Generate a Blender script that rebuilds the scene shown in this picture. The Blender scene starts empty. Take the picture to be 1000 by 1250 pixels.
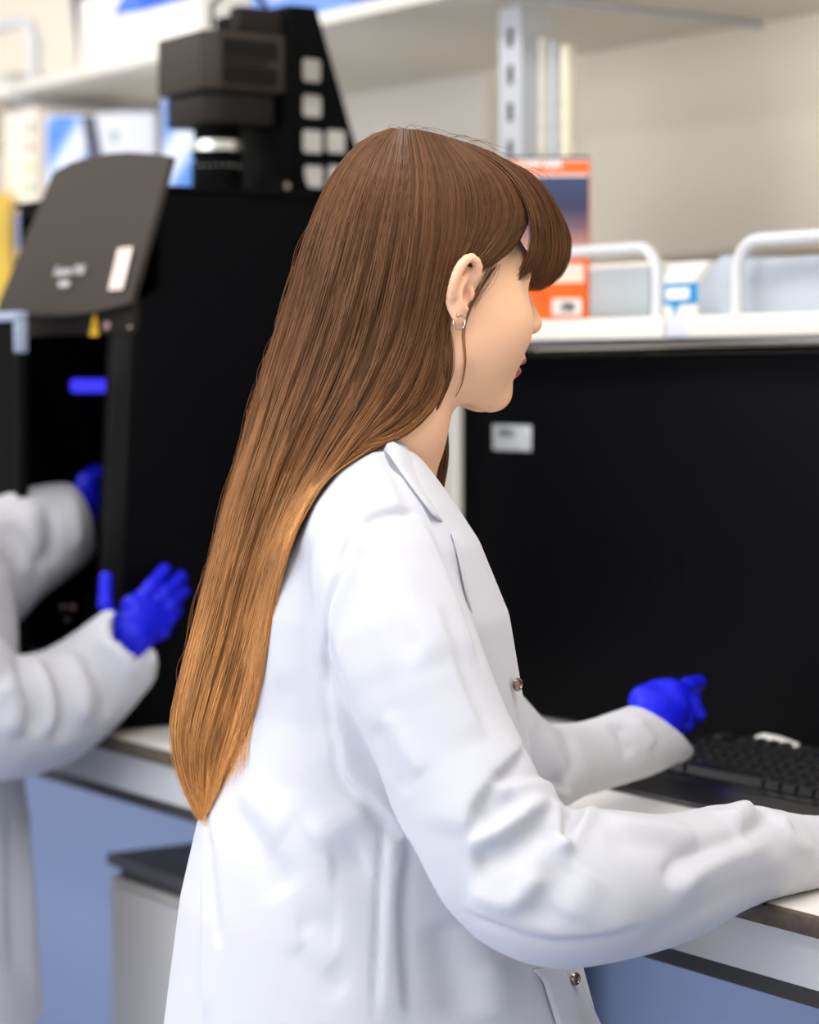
import bpy, bmesh, math, random
import numpy as np
from mathutils import Vector, Matrix
from mathutils.bvhtree import BVHTree

random.seed(7)
RNG = np.random.default_rng(11)
SC = bpy.context.scene
COL = SC.collection

# ------------------------------------------------------------------ camera geometry
F = 3000.0
AL = math.atan(160 / F); CA, SA = math.cos(AL), math.sin(AL); H = 1.33
PH = math.radians(34.6); SP, CP = math.sin(PH), math.cos(PH)


def ray(px, py):
    x = (px - 500) / F; y = (625 - py) / F
    return x, CA + y * SA, -SA + y * CA


def U(px, py, d):
    """point at forward distance d in the figure frame (right, away, up)"""
    r, w, z = ray(px, py)
    return np.array((r / w * d, d, H + z / w * d))


def proj(P):
    P = np.asarray(P, dtype=float)
    z = P[:, 2] - H
    dep = P[:, 1] * CA - z * SA
    up = P[:, 1] * SA + z * CA
    return 500 + F * P[:, 0] / dep, 625 - F * up / dep


def Wn(P):
    """figure frame -> room frame"""
    P = np.asarray(P, dtype=float)
    Q = np.empty_like(P)
    Q[:, 0] = P[:, 0] * SP - P[:, 1] * CP
    Q[:, 1] = P[:, 0] * CP + P[:, 1] * SP
    Q[:, 2] = P[:, 2]
    return Q


def Wr(P):
    P = np.asarray(P, dtype=float)
    Q = np.empty_like(P)
    Q[:, 0] = P[:, 0] * SP + P[:, 1] * CP
    Q[:, 1] = -P[:, 0] * CP + P[:, 1] * SP
    Q[:, 2] = P[:, 2]
    return Q


def hit(px, py, ax, v):
    r, w, z = ray(px, py)
    D = (r * SP - w * CP, r * CP + w * SP, z); o = (0, 0, H)
    t = (v - o[ax]) / D[ax]
    return np.array([o[i] + t * D[i] for i in range(3)])


def hitR(px, py, ax, v):
    """same but answered in the figure frame"""
    p = hit(px, py, ax, v)
    return np.array((p[0] * SP + p[1] * CP, -p[0] * CP + p[1] * SP, p[2]))


# ------------------------------------------------------------------ materials
def lin(c):
    c = c / 255.0
    return c / 12.92 if c <= 0.04045 else ((c + 0.055) / 1.055) ** 2.4


def rgb(c):
    return (lin(c[0]), lin(c[1]), lin(c[2]), 1.0)


MATS = {}


def mat(name, c, rough=0.5, metal=0.0, spec=0.5, emit=None, estr=0.0, bump=None, sss=0.0, coat=0.0, mottled=None, sheen=0.0):
    if name in MATS: return MATS[name]
    m = bpy.data.materials.new(name); m.use_nodes = True
    nt = m.node_tree; b = nt.nodes['Principled BSDF']
    b.inputs['Base Color'].default_value = rgb(c)
    b.inputs['Roughness'].default_value = rough
    b.inputs['Metallic'].default_value = metal
    b.inputs['Specular IOR Level'].default_value = spec
    b.inputs['Coat Weight'].default_value = coat
    b.inputs['Sheen Weight'].default_value = sheen
    if sss:
        b.inputs['Subsurface Weight'].default_value = sss
        b.inputs['Subsurface Radius'].default_value = (0.012, 0.005, 0.003)
        b.inputs['Subsurface Scale'].default_value = 0.6
    if emit:
        b.inputs['Emission Color'].default_value = rgb(emit)
        b.inputs['Emission Strength'].default_value = estr
    tc = nt.nodes.new('ShaderNodeTexCoord')
    if mottled:
        n = nt.nodes.new('ShaderNodeTexNoise'); n.inputs['Scale'].default_value = mottled[0]
        n.inputs['Detail'].default_value = 4
        nt.links.new(tc.outputs['Object'], n.inputs['Vector'])
        r = nt.nodes.new('ShaderNodeValToRGB')
        r.color_ramp.elements[0].position = 0.35; r.color_ramp.elements[1].position = 0.7
        r.color_ramp.elements[0].color = rgb(c); r.color_ramp.elements[1].color = rgb(mottled[1])
        nt.links.new(n.outputs['Fac'], r.inputs['Fac'])
        nt.links.new(r.outputs['Color'], b.inputs['Base Color'])
    if bump:
        n = nt.nodes.new('ShaderNodeTexNoise'); n.inputs['Scale'].default_value = bump[0]
        n.inputs['Detail'].default_value = 3
        nt.links.new(tc.outputs['Object'], n.inputs['Vector'])
        bp = nt.nodes.new('ShaderNodeBump'); bp.inputs['Strength'].default_value = bump[1]
        bp.inputs['Distance'].default_value = bump[2]
        nt.links.new(n.outputs['Fac'], bp.inputs['Height'])
        nt.links.new(bp.outputs['Normal'], b.inputs['Normal'])
    MATS[name] = m
    return m


# ------------------------------------------------------------------ object helpers
def new_mesh(name, verts, faces, m=None, parent=None, smooth=True, world=True):
    """verts in room coordinates; stored relative to the parent's base"""
    me = bpy.data.meshes.new(name)
    v = np.asarray(verts, dtype=float)
    off = np.zeros(3)
    p = parent
    while p is not None:
        off = off + np.array(p.location); p = p.parent
    v = v - off
    if isinstance(faces, np.ndarray) and faces.ndim == 2:
        n = faces.shape[1]
        me.vertices.add(len(v)); me.vertices.foreach_set('co', v.astype(np.float32).ravel())
        me.loops.add(faces.size); me.loops.foreach_set('vertex_index', faces.astype(np.int32).ravel())
        me.polygons.add(len(faces))
        me.polygons.foreach_set('loop_start', np.arange(0, faces.size, n, dtype=np.int32))
        me.update(calc_edges=True)
        me.validate()
    else:
        me.from_pydata([tuple(a) for a in v], [], [tuple(f) for f in faces])
    me.update()
    if smooth:
        me.polygons.foreach_set('use_smooth', np.ones(len(me.polygons), dtype=bool))
    o = bpy.data.objects.new(name, me)
    COL.objects.link(o)
    if parent is not None: o.parent = parent
    if m is not None: me.materials.append(m)
    return o


def thing(name, label, cat, loc, group=None):
    o = bpy.data.objects.new(name, None); COL.objects.link(o)
    o.empty_display_size = 0.05
    o.location = loc
    o['label'] = label; o['category'] = cat
    if group: o['group'] = group
    return o


def tag(o, label=None, cat=None, group=None, kind=None):
    if label: o['label'] = label
    if cat: o['category'] = cat
    if group: o['group'] = group
    if kind: o['kind'] = kind
    return o


class MB:
    """collects shapes into one mesh"""
    def __init__(s): s.bm = bmesh.new()

    def box(s, x0, x1, y0, y1, z0, z1, bev=0.0, M=None, seg=2):
        t = bmesh.new()
        bmesh.ops.create_cube(t, size=1.0)
        for v in t.verts:
            v.co = Vector(((x0 + x1) / 2 + v.co.x * (x1 - x0), (y0 + y1) / 2 + v.co.y * (y1 - y0), (z0 + z1) / 2 + v.co.z * (z1 - z0)))
        if bev > 0:
            bmesh.ops.bevel(t, geom=list(t.edges), offset=bev, segments=seg, affect='EDGES', profile=0.5, clamp_overlap=True)
        s._add(t, M); return s

    def prism(s, pts, axis, a0, a1, bev=0.0, M=None):
        """polygon pts (2D in the two other axes, in order) extruded along axis from a0 to a1"""
        t = bmesh.new()
        def mk(p, a):
            if axis == 0: return (a, p[0], p[1])
            if axis == 1: return (p[0], a, p[1])
            return (p[0], p[1], a)
        A = [t.verts.new(mk(p, a0)) for p in pts]; B = [t.verts.new(mk(p, a1)) for p in pts]
        n = len(pts)
        t.faces.new(A); t.faces.new(B[::-1])
        for i in range(n): t.faces.new((A[i], B[i], B[(i + 1) % n], A[(i + 1) % n]))
        bmesh.ops.recalc_face_normals(t, faces=t.faces)
        if bev > 0:
            bmesh.ops.bevel(t, geom=list(t.edges), offset=bev, segments=2, affect='EDGES', profile=0.5, clamp_overlap=True)
        s._add(t, M); return s

    def lathe(s, prof, center, axis=2, seg=32, M=None):
        """prof: list of (radius, height)"""
        t = bmesh.new(); rings = []
        for (r, h) in prof:
            ring = []
            for k in range(seg):
                a = 2 * math.pi * k / seg
                p = [r * math.cos(a), r * math.sin(a), h]
                if axis == 0: p = [p[2], p[0], p[1]]
                if axis == 1: p = [p[0], p[2], p[1]]
                ring.append(t.verts.new((p[0] + center[0], p[1] + center[1], p[2] + center[2])))
            rings.append(ring)
        for i in range(len(rings) - 1):
            for k in range(seg):
                t.faces.new((rings[i][k], rings[i][(k + 1) % seg], rings[i + 1][(k + 1) % seg], rings[i + 1][k]))
        t.faces.new(rings[0][::-1]); t.faces.new(rings[-1])
        bmesh.ops.recalc_face_normals(t, faces=t.faces)
        s._add(t, M); return s

    def tube(s, pts, r, seg=10, closed=False):
        pts = [Vector(p) for p in pts]; n = len(pts)
        t = bmesh.new(); rings = []
        up = None
        for i, p in enumerate(pts):
            if closed: T = (pts[(i + 1) % n] - pts[i - 1]).normalized()
            else: T = (pts[min(i + 1, n - 1)] - pts[max(i - 1, 0)]).normalized()
            if up is None:
                up = Vector((0, 0, 1)) if abs(T.z) < 0.9 else Vector((1, 0, 0))
            u = (up - T * up.dot(T)).normalized(); v = T.cross(u); up = u
            rr = r[i] if isinstance(r, (list, tuple)) else r
            rings.append([t.verts.new(p + (u * math.cos(2 * math.pi * k / seg) + v * math.sin(2 * math.pi * k / seg)) * rr) for k in range(seg)])
        m = n if closed else n - 1
        for i in range(m):
            a, b = rings[i], rings[(i + 1) % n]
            for k in range(seg): t.faces.new((a[k], a[(k + 1) % seg], b[(k + 1) % seg], b[k]))
        if not closed:
            t.faces.new(rings[0][::-1]); t.faces.new(rings[-1])
        bmesh.ops.recalc_face_normals(t, faces=t.faces)
        s._add(t, None); return s

    def sphere(s, c, r, seg=16):
        t = bmesh.new(); bmesh.ops.create_uvsphere(t, u_segments=seg, v_segments=seg // 2 + 2, radius=1)
        rr = r if isinstance(r, (tuple, list)) else (r, r, r)
        for v in t.verts: v.co = Vector((c[0] + v.co.x * rr[0], c[1] + v.co.y * rr[1], c[2] + v.co.z * rr[2]))
        s._add(t, None); return s

    def _add(s, t, M):
        if M is not None: t.transform(M)
        me = bpy.data.meshes.new('tmp'); t.to_mesh(me); t.free()
        s.bm.from_mesh(me); bpy.data.meshes.remove(me)

    def build(s, name, m, parent=None, smooth=True):
        off = Vector((0, 0, 0)); p = parent
        while p is not None:
            off += p.location; p = p.parent
        bmesh.ops.translate(s.bm, verts=s.bm.verts, vec=-off)
        me = bpy.data.meshes.new(name); s.bm.to_mesh(me); s.bm.free()
        o = bpy.data.objects.new(name, me); COL.objects.link(o)
        if parent is not None: o.parent = parent
        me.materials.append(m)
        if smooth:
            me.polygons.foreach_set('use_smooth', np.ones(len(me.polygons), dtype=bool))
            if hasattr(me, 'set_sharp_from_angle'): me.set_sharp_from_angle(angle=math.radians(40))
        return o


def curve_mesh(splines, thick, origin, ux, uy, name, m, parent, bev=0.0):
    """closed 2D outlines (first outer, others holes) filled, with thickness; placed at origin along ux, uy"""
    cu = bpy.data.curves.new('tmp', 'CURVE'); cu.dimensions = '2D'; cu.fill_mode = 'BOTH'
    cu.extrude = thick / 2; cu.bevel_depth = bev
    for pts in splines:
        sp = cu.splines.new('POLY'); sp.points.add(len(pts) - 1); sp.use_cyclic_u = True
        for q, p in zip(sp.points, pts): q.co = (p[0], p[1], 0, 1)
    return _curve_to(cu, origin, ux, uy, name, m, parent)


def _curve_to(cu, origin, ux, uy, name, m, parent):
    ob = bpy.data.objects.new('tmp', cu); COL.objects.link(ob)
    dg = bpy.context.evaluated_depsgraph_get(); dg.update()
    me = bpy.data.meshes.new_from_object(ob.evaluated_get(dg))
    bpy.data.objects.remove(ob); bpy.data.curves.remove(cu)
    ux = Vector(ux).normalized(); uy = Vector(uy).normalized(); uz = ux.cross(uy)
    M = Matrix(((ux.x, uy.x, uz.x, origin[0]), (ux.y, uy.y, uz.y, origin[1]), (ux.z, uy.z, uz.z, origin[2]), (0, 0, 0, 1)))
    off = Vector((0, 0, 0)); p = parent
    while p is not None:
        off += p.location; p = p.parent
    me.transform(Matrix.Translation(-off) @ M)
    me.materials.clear(); me.materials.append(m)
    o = bpy.data.objects.new(name, me); me.name = name; COL.objects.link(o)
    if parent is not None: o.parent = parent
    return o


def text(body, size, origin, ux, uy, name, m, parent, thick=0.0004, shear=0.0, align='CENTER', weight=0.0):
    cu = bpy.data.curves.new('tmp', 'FONT'); cu.body = body; cu.size = size; cu.extrude = thick
    cu.align_x = align; cu.align_y = 'CENTER'; cu.shear = shear; cu.offset = weight
    return _curve_to(cu, origin, ux, uy, name, m, parent)


# ------------------------------------------------------------------ implicit surfaces
def f32(a): return np.asarray(a, dtype=np.float32)


def cone(P, a, b, r1, r2):
    a = f32(a); b = f32(b); ba = b - a
    q = P - a
    t = np.clip(q @ ba / max(float(ba @ ba), 1e-12), 0, 1)
    return np.sqrt(((q - t[:, None] * ba) ** 2).sum(1)) - (r1 + t * (r2 - r1))


def ball(P, c, r): return np.sqrt(((P - f32(c)) ** 2).sum(1)) - r


def ell(P, c, r):
    q = P - f32(c); r = f32(r)
    k0 = np.sqrt(((q / r) ** 2).sum(1)); k1 = np.sqrt(((q / (r * r)) ** 2).sum(1)) + 1e-9
    return k0 * (k0 - 1) / k1


def smin(a, b, k):
    h = np.maximum(k - np.abs(a - b), 0) / k
    return np.minimum(a, b) - h * h * k * 0.25


def smax(a, b, k): return -smin(-a, -b, k)


def chain(P, pts, k=0.02):
    d = None
    for i in range(len(pts) - 1):
        e = cone(P, pts[i][0], pts[i + 1][0], pts[i][1], pts[i + 1][1])
        d = e if d is None else smin(d, e, k)
    return d


def dense(pts, m=4):
    A = np.array([list(p) + [r] for p, r in pts], float)
    n = (len(A) - 1) * m + 1
    t = np.linspace(0, len(A) - 1, n); P = np.vstack([2 * A[0] - A[1], A, 2 * A[-1] - A[-2]])
    i = np.clip(t.astype(int), 0, len(A) - 2); u = (t - i)[:, None]
    p0, p1, p2, p3 = P[i], P[i + 1], P[i + 2], P[i + 3]
    Q = 0.5 * ((2 * p1) + (-p0 + p2) * u + (2 * p0 - 5 * p1 + 4 * p2 - p3) * u ** 2 + (-p0 + 3 * p1 - 3 * p2 + p3) * u ** 3)
    return [(q[:3], q[3]) for q in Q]


def mesh_sdf(fn, lo, hi, h):
    lo = np.array(lo, float); hi = np.array(hi, float)
    B = 4
    nb = np.ceil((hi - lo) / (h * B)).astype(int)
    n = nb * B
    cc = [lo[i] + (np.arange(nb[i]) * B + (B - 1) / 2) * h for i in range(3)]
    G = np.stack(np.meshgrid(*cc, indexing='ij'), -1).reshape(-1, 3).astype(np.float32)
    dc = np.concatenate([fn(G[i:i + 400000]) for i in range(0, len(G), 400000)]).reshape(nb)
    D = np.repeat(np.repeat(np.repeat(dc, B, 0), B, 1), B, 2).astype(np.float32)
    near = np.abs(dc) < h * B * 1.5
    mask = np.repeat(np.repeat(np.repeat(near, B, 0), B, 1), B, 2)
    idx = np.argwhere(mask)
    P = (lo + idx * h).astype(np.float32)
    vals = np.concatenate([fn(P[i:i + 400000]) for i in range(0, len(P), 400000)])
    D[mask] = vals
    # keep the surface off the border
    for ax in range(3):
        s = [slice(None)] * 3; s[ax] = 0; D[tuple(s)] = np.maximum(D[tuple(s)], h)
        s[ax] = -1; D[tuple(s)] = np.maximum(D[tuple(s)], h)
    S = D < 0
    c = np.zeros(np.array(D.shape) - 1, dtype=np.int8)
    for dx in (0, 1):
        for dy in (0, 1):
            for dz in (0, 1):
                c += S[dx:D.shape[0] - 1 + dx, dy:D.shape[1] - 1 + dy, dz:D.shape[2] - 1 + dz]
    act = (c > 0) & (c < 8)
    cells = np.argwhere(act)
    vid = np.full(act.shape, -1, dtype=np.int64); vid[act] = np.arange(len(cells))
    corner = np.array([(i, j, k) for i in (0, 1) for j in (0, 1) for k in (0, 1)])
    edges = [(a, b) for a in range(8) for b in range(a + 1, 8) if np.abs(corner[a] - corner[b]).sum() == 1]
    cv = np.stack([D[cells[:, 0] + q[0], cells[:, 1] + q[1], cells[:, 2] + q[2]] for q in corner], 1)
    acc = np.zeros((len(cells), 3)); cnt = np.zeros(len(cells))
    for a, b in edges:
        va, vb = cv[:, a], cv[:, b]
        x = (va < 0) != (vb < 0)
        t = va[x] / (va[x] - vb[x])
        acc[x] += corner[a] + (corner[b] - corner[a]) * t[:, None]; cnt[x] += 1
    V = lo + (cells + acc / cnt[:, None]) * h
    Fs = []
    for ax in range(3):
        o1, o2 = [(1, 2), (2, 0), (0, 1)][ax]
        sl0 = [slice(None)] * 3; sl1 = [slice(None)] * 3
        sl0[ax] = slice(0, -1); sl1[ax] = slice(1, None)
        A = S[tuple(sl0)]; Bq = S[tuple(sl1)]
        e = np.argwhere(A != Bq)
        e = e[(e[:, o1] > 0) & (e[:, o2] > 0) & (e[:, o1] < D.shape[o1] - 1) & (e[:, o2] < D.shape[o2] - 1)]
        inside = A[e[:, 0], e[:, 1], e[:, 2]]
        def g(d1, d2):
            q = e.copy(); q[:, o1] -= d1; q[:, o2] -= d2
            return vid[q[:, 0], q[:, 1], q[:, 2]]
        quad = np.stack([g(1, 1), g(0, 1), g(0, 0), g(1, 0)], 1)
        quad[~inside] = quad[~inside][:, ::-1]
        Fs.append(quad)
    Fq = np.concatenate(Fs)
    Fq = Fq[(Fq >= 0).all(1)]
    return V, Fq


def vnormals(V, Fq):
    a = V[Fq[:, 2]] - V[Fq[:, 0]]; b = V[Fq[:, 3]] - V[Fq[:, 1]]
    n = np.cross(a, b)
    N = np.zeros_like(V)
    for k in range(4): np.add.at(N, Fq[:, k], n)
    return N / (np.linalg.norm(N, axis=1)[:, None] + 1e-12)


def relax(V, Fq, it=3, f=0.5):
    for _ in range(it):
        A = np.zeros_like(V); c = np.zeros(len(V))
        for k in range(4):
            np.add.at(A, Fq[:, k], V[Fq[:, (k + 1) % 4]]); np.add.at(c, Fq[:, k], 1)
            np.add.at(A, Fq[:, k], V[Fq[:, (k + 3) % 4]]); np.add.at(c, Fq[:, k], 1)
        V = V + f * (A / c[:, None] - V)
    return V


def catmull(pts, n):
    pts = np.asarray(pts, float)
    seg = np.r_[0, np.cumsum(np.linalg.norm(np.diff(pts, axis=0), axis=1))]
    t = np.linspace(0, seg[-1], n)
    P = np.vstack([2 * pts[0] - pts[1], pts, 2 * pts[-1] - pts[-2]])
    i = np.clip(np.searchsorted(seg, t, side='right') - 1, 0, len(pts) - 2)
    u = ((t - seg[i]) / (seg[i + 1] - seg[i] + 1e-12))[:, None]
    p0, p1, p2, p3 = P[i], P[i + 1], P[i + 2], P[i + 3]
    return 0.5 * ((2 * p1) + (-p0 + p2) * u + (2 * p0 - 5 * p1 + 4 * p2 - p3) * u ** 2 + (-p0 + 3 * p1 - 3 * p2 + p3) * u ** 3)


def folds(V, Fq, strokes):
    """press creases and raise ridges along lines traced on the cloth: (pixels, width, height)"""
    N0 = vnormals(V, Fq)
    bvh = BVHTree.FromPolygons([tuple(v) for v in V], [tuple(int(i) for i in f) for f in Fq])
    disp = np.zeros(len(V))
    for st in strokes:
        pts, wd, amp = st[:3]; side = st[3] if len(st) > 3 else 0
        c = catmull(pts, max(6, len(pts) * 4))
        L = []
        for (x, y) in c:
            r = Vector(ray(x, y)).normalized()
            q = bvh.ray_cast(Vector((0, 0, H)), r)
            if q[0] is not None: L.append(np.array(q[0]))
        if len(L) < 2: continue
        L = np.array(L)
        m = ((V > L.min(0) - 4 * wd) & (V < L.max(0) + 4 * wd)).all(1)
        Q = V[m]
        if not len(Q): continue
        best = np.full(len(Q), 1e9); tt = np.zeros(len(Q)); sg = np.zeros(len(Q))
        for i in range(len(L) - 1):
            a, b = L[i], L[i + 1]; ba = b - a
            if np.linalg.norm(ba) > 0.08: continue
            t = np.clip((Q - a) @ ba / (ba @ ba + 1e-12), 0, 1)
            d = np.linalg.norm(Q - a - t[:, None] * ba, axis=1)
            u = d < best; best[u] = d[u]; tt[u] = (i + t[u]) / (len(L) - 1)
            cr = ba[0] * (Q[:, 2] - a[2]) - ba[2] * (Q[:, 0] - a[0]); sg[u] = np.sign(cr[u])
        taper = np.clip(np.minimum(tt, 1 - tt) * 5 + 0.12, 0, 1); taper = taper * taper * (3 - 2 * taper)
        if side == 0: prof = np.exp(-(best / wd) ** 2)
        else:       # one cloth edge lying over the other: raised on one side, falling off sharply on the other
            s_ = best * sg * side
            prof = np.where(s_ > 0, np.exp(-(s_ / wd) ** 1.5), np.exp(-(s_ / .0035) ** 2) ) - .35 * np.where(s_ < 0, np.exp(-((s_ + .008) / .005) ** 2), 0)
        disp[m] += amp * prof * taper
    return V + N0 * disp[:, None]

# ================================================================== MATERIALS
M_skin = mat('skin', (241, 191, 155), 0.48, spec=0.35, sss=0.25, bump=(900, 0.08, 0.0004))
M_lip = mat('lip', (176, 92, 88), 0.4, sss=0.1)
M_coat = mat('white_cotton', (195, 196, 203), 0.85, spec=0.2, bump=(420, 0.12, 0.0006), sheen=0.15)
M_glove = mat('blue_nitrile', (16, 22, 215), 0.5, spec=0.3, bump=(240, 0.35, 0.0008))
M_black = mat('black_powder_coat', (6, 7, 9), 0.6, spec=0.06, bump=(700, 0.1, 0.0003))
M_black2 = mat('black_panel', (7, 7, 10), 0.55, spec=0.045)
M_char = mat('charcoal_metal', (60, 54, 49), 0.6, spec=0.12, bump=(600, 0.1, 0.0003))
M_dgrey = mat('dark_grey_plastic', (36, 33, 32), 0.55, spec=.12)
M_rubber = mat('key_plastic', (20, 20, 22), 0.34, spec=0.6)
M_steel = mat('brushed_steel', (190, 192, 198), 0.3, metal=1.0)
M_white = mat('white_enamel', (238, 236, 230), 0.4)
M_wall = mat('cream_wall_paint', (250, 241, 225), 0.8, bump=(60, 0.05, 0.001))
M_paper = mat('paper', (240, 238, 230), 0.8)


def eye(): pass


# ================================================================== WOMAN
TH = math.radians(28); cT, sT = math.cos(TH), math.sin(TH)
H0 = U(510, 365, 2.05)


def hl(x, y, z):
    """head frame (forward, left, up) -> figure frame"""
    return np.array((H0[0] + x * cT - y * sT, H0[1] + x * sT + y * cT, H0[2] + z))


def to_head(P):
    q = P - f32(H0)
    return np.stack([q[:, 0] * cT + q[:, 1] * sT, -q[:, 0] * sT + q[:, 1] * cT, q[:, 2]], 1)


NECK = [(hl(-.018, 0, -.035), .050), (hl(-.034, 0, -.095), .049), (U(457, 545, 2.06), .047), (U(447, 600, 2.06), .047)]


def ear_xz(px, py): return ((px - 560) * .00068 / cT, (365 - py) * .00068)


HELIX = [(566, 352), (572, 340), (570, 328), (561, 321), (551, 327), (544, 342), (542, 360), (545, 376), (549, 386)]
ANTI = [(563, 337), (555, 345), (552, 358), (554, 372), (558, 380)]


def ear_field(Q):
    pts = catmull([ear_xz(*p) for p in HELIX], 16)
    L = []
    for i, (x, z) in enumerate(pts):
        u = i / 15
        y = -.0775 - .012 * math.sin(math.pi * min(1, u * 1.15)) ** .7
        L.append(((x, y, z), .0030 + .0008 * math.sin(math.pi * u)))
    d = chain(Q, L, .002)
    A = catmull([ear_xz(*p) for p in ANTI], 9)
    d = smin(d, chain(Q, [((x, -.0835 - .002 * math.sin(math.pi * i / 8), z), .0030) for i, (x, z) in enumerate(A)], .002), .004)
    # sheet between helix and skull
    x0, z0 = ear_xz(556, 350)
    d = smin(d, ell(Q, (x0, -.0775, z0), (.0115, .0055, .0215)), .004)
    lx, lz = ear_xz(554, 386)
    d = smin(d, ell(Q, (lx, -.0795, lz), (.0062, .0036, .0088)), .004)
    tx, tz = ear_xz(567, 362)
    d = smin(d, ell(Q, (tx, -.0800, tz), (.0032, .0040, .0055)), .003)
    cx, cz = ear_xz(559, 364)
    d = smax(d, -ell(Q, (cx, -.0860, cz), (.0050, .0085, .0088)), .002)
    fx, fz = ear_xz(561, 336)
    d = smax(d, -ell(Q, (fx, -.0900, fz), (.0038, .0050, .0068)), .003)
    return d


def head_field(P, with_ear=True):
    Q = to_head(P)
    Qs = Q.copy(); Qs[:, 1] = np.abs(Qs[:, 1])
    d = ell(Q, (-.001, 0, .034), (.086, .072, .088))
    d = smin(d, ell(Q, (.028, 0, -.006), (.065, .060, .074)), .03)
    d = smin(d, cone(Qs, (.004, .047, -.046), (.063, .012, -.077), .019, .0155), .026)
    d = smin(d, ell(Qs, (.046, .034, -.024), (.038, .029, .034)), .025)
    d = smin(d, ell(Q, (.060, 0, -.044), (.035, .032, .026)), .016)
    d = smin(d, ell(Q, (.082, 0, -.036), (.0185, .018, .011)), .010)
    d = smin(d, ell(Q, (.0705, 0, -.079), (.0145, .017, .0125)), .014)
    d = smin(d, cone(Qs, (.078, .012, .028), (.070, .040, .026), .012, .012), .02)
    d = smax(d, -ball(Qs, (.100, .033, .010), .0155), .018)
    d = smin(d, ball(Qs, (.0715, .032, .008), .0125), .004)
    d = smin(d, cone(Q, (.090, 0, .020), (.1100, 0, -.0190), .0072, .0092), .009)
    d = smin(d, ell(Qs, (.099, .0095, -.0225), (.0095, .0065, .0060)), .006)
    d = smin(d, ell(Q, (.0905, 0, -.0510), (.0090, .0190, .0048)), .006)
    d = smin(d, ell(Q, (.0870, 0, -.0600), (.0085, .0165, .0058)), .006)
    d = smax(d, -cone(Qs, (.1015, 0, -.0553), (.086, .022, -.0565), .0015, .0008), .003)
    d = smin(d, chain(P, NECK, .03), .022)
    if with_ear: d = smin(d, ear_field(Q), .003)
    # far ear, plain
    q2 = Q.copy(); q2[:, 1] = -q2[:, 1]
    d = smin(d, ell(q2, (-.004, -.080, .004), (.014, .005, .026)), .004)
    return d


def body_field(P):
    d = head_field(P)
    d = smin(d, ell(P, U(462, 655, 2.07), (.055, .10, .05)), .03)
    return d


woman = thing('person', 'woman with long straight brown hair and fringe in white lab coat, typing at the bench', 'person', tuple(Wn([U(450, 900, 2.05) * [1, 1, 0]])[0]))
V, Fq = mesh_sdf(body_field, H0 - np.array((.15, .16, .24)), H0 + np.array((.15, .15, .14)), .0016)
head_V, head_F = V, Fq
body = new_mesh('body', Wn(V), Fq, M_skin, woman)
body.data.materials.append(M_lip)
Qh = to_head(V.astype(np.float32))
lipm = ((Qh[:, 0] > .078) & (np.abs(Qh[:, 1]) < .022) & (((Qh[:, 2] + .0558) / .0112) ** 2 + (Qh[:, 1] / .024) ** 2 < 1))
fl = lipm[Fq].sum(1) >= 2
body.data.polygons.foreach_set('material_index', fl.astype(np.int32)) if len(body.data.polygons) == len(Fq) else print('LIP FAIL')

# --- lab coat ----------------------------------------------------------
TA = math.radians(12); cA, sA = math.cos(TA), math.sin(TA)
ROWS = [  # pixel row, left, right, half depth
    (530, 452, 486, .045), (548, 420, 502, .080), (575, 384, 520, .110), (610, 352, 545, .135), (655, 329, 574, .155), (743, 311, 612, .158),
    (860, 302, 634, .150), (930, 282, 645, .150), (1000, 244, 658, .155), (1095, 222, 686, .165), (1250, 202, 728, .180), (1500, 180, 770, .20), (1900, 170, 780, .21)]
_t = []
for y, a, b, hd in ROWS:
    A = U(a, y, 2.05); B = U(b, y, 2.05)
    _t.append((A[2], (A[0] + B[0]) / 2, (B[0] - A[0]) / 2, hd))
_t = np.array(_t[::-1])


def torso_field(P, T=None, cw=2.05, ex=2.25, rot=(None,)):
    T = _t if T is None else T
    z = P[:, 2]
    c = np.interp(z, T[:, 0], T[:, 1]); a = np.interp(z, T[:, 0], T[:, 2]); b = np.interp(z, T[:, 0], T[:, 3])
    x = P[:, 0] - c; y = P[:, 1] - cw
    u = np.abs(x * cA + y * sA) / a; v = np.abs(-x * sA + y * cA) / b
    k = (u ** ex + v ** ex) ** (1 / ex) + 1e-6
    d = (k - 1) * np.sqrt(x * x + y * y + 1e-8) / k
    d = np.where(k < .3, -np.minimum(a, b) * .7, d)
    ztop, zbot = T[-1, 0], T[0, 0]
    d = smax(d * .92, z - ztop, .02); d = np.maximum(d, zbot - z)
    return d.astype(np.float32)


ARM_N = [(U(452, 672, 1.945), .052), (U(490, 780, 1.90), .056), (U(548, 920, 1.87), .053), (U(612, 1040, 1.85), .056), (U(668, 1082, 1.85), .0585),
         (U(735, 1081, 1.87), .0575), (U(815, 1073, 1.92), .050), (U(900, 1045, 2.00), .042), (U(985, 1045, 2.08), .034), (U(1080, 1042, 2.15), .036)]
ARM_F = [(U(420, 665, 2.20), .053), (U(500, 800, 2.24), .060), (U(625, 928, 2.27), .048), (U(700, 928, 2.36), .0355), (U(765, 910, 2.42), .0350), (U(802, 896, 2.47), .0365), (U(820, 884, 2.50), .0375)]


def sleeve(P, arm, rin, k=.03, nrm=None, at=None):
    d = chain(P, dense(arm), .004)
    e = f32(arm[-1][0]); s = f32(arm[-2][0]); n = (e - s) / np.linalg.norm(e - s)
    if nrm is not None: n = f32(nrm) / np.linalg.norm(nrm)
    e2 = e - n * .006 if at is None else f32(at)
    near = ((P - e) ** 2).sum(1) < .16 ** 2
    cut = np.where(near, (P - e2) @ n, -1)
    d = smax(d, cut, .004)
    d = smax(d, -cone(P, e2 - n * (.05 if at is None or rin < .0355 else .012), e2 + n * .03, rin, rin), .003)
    return d


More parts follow.
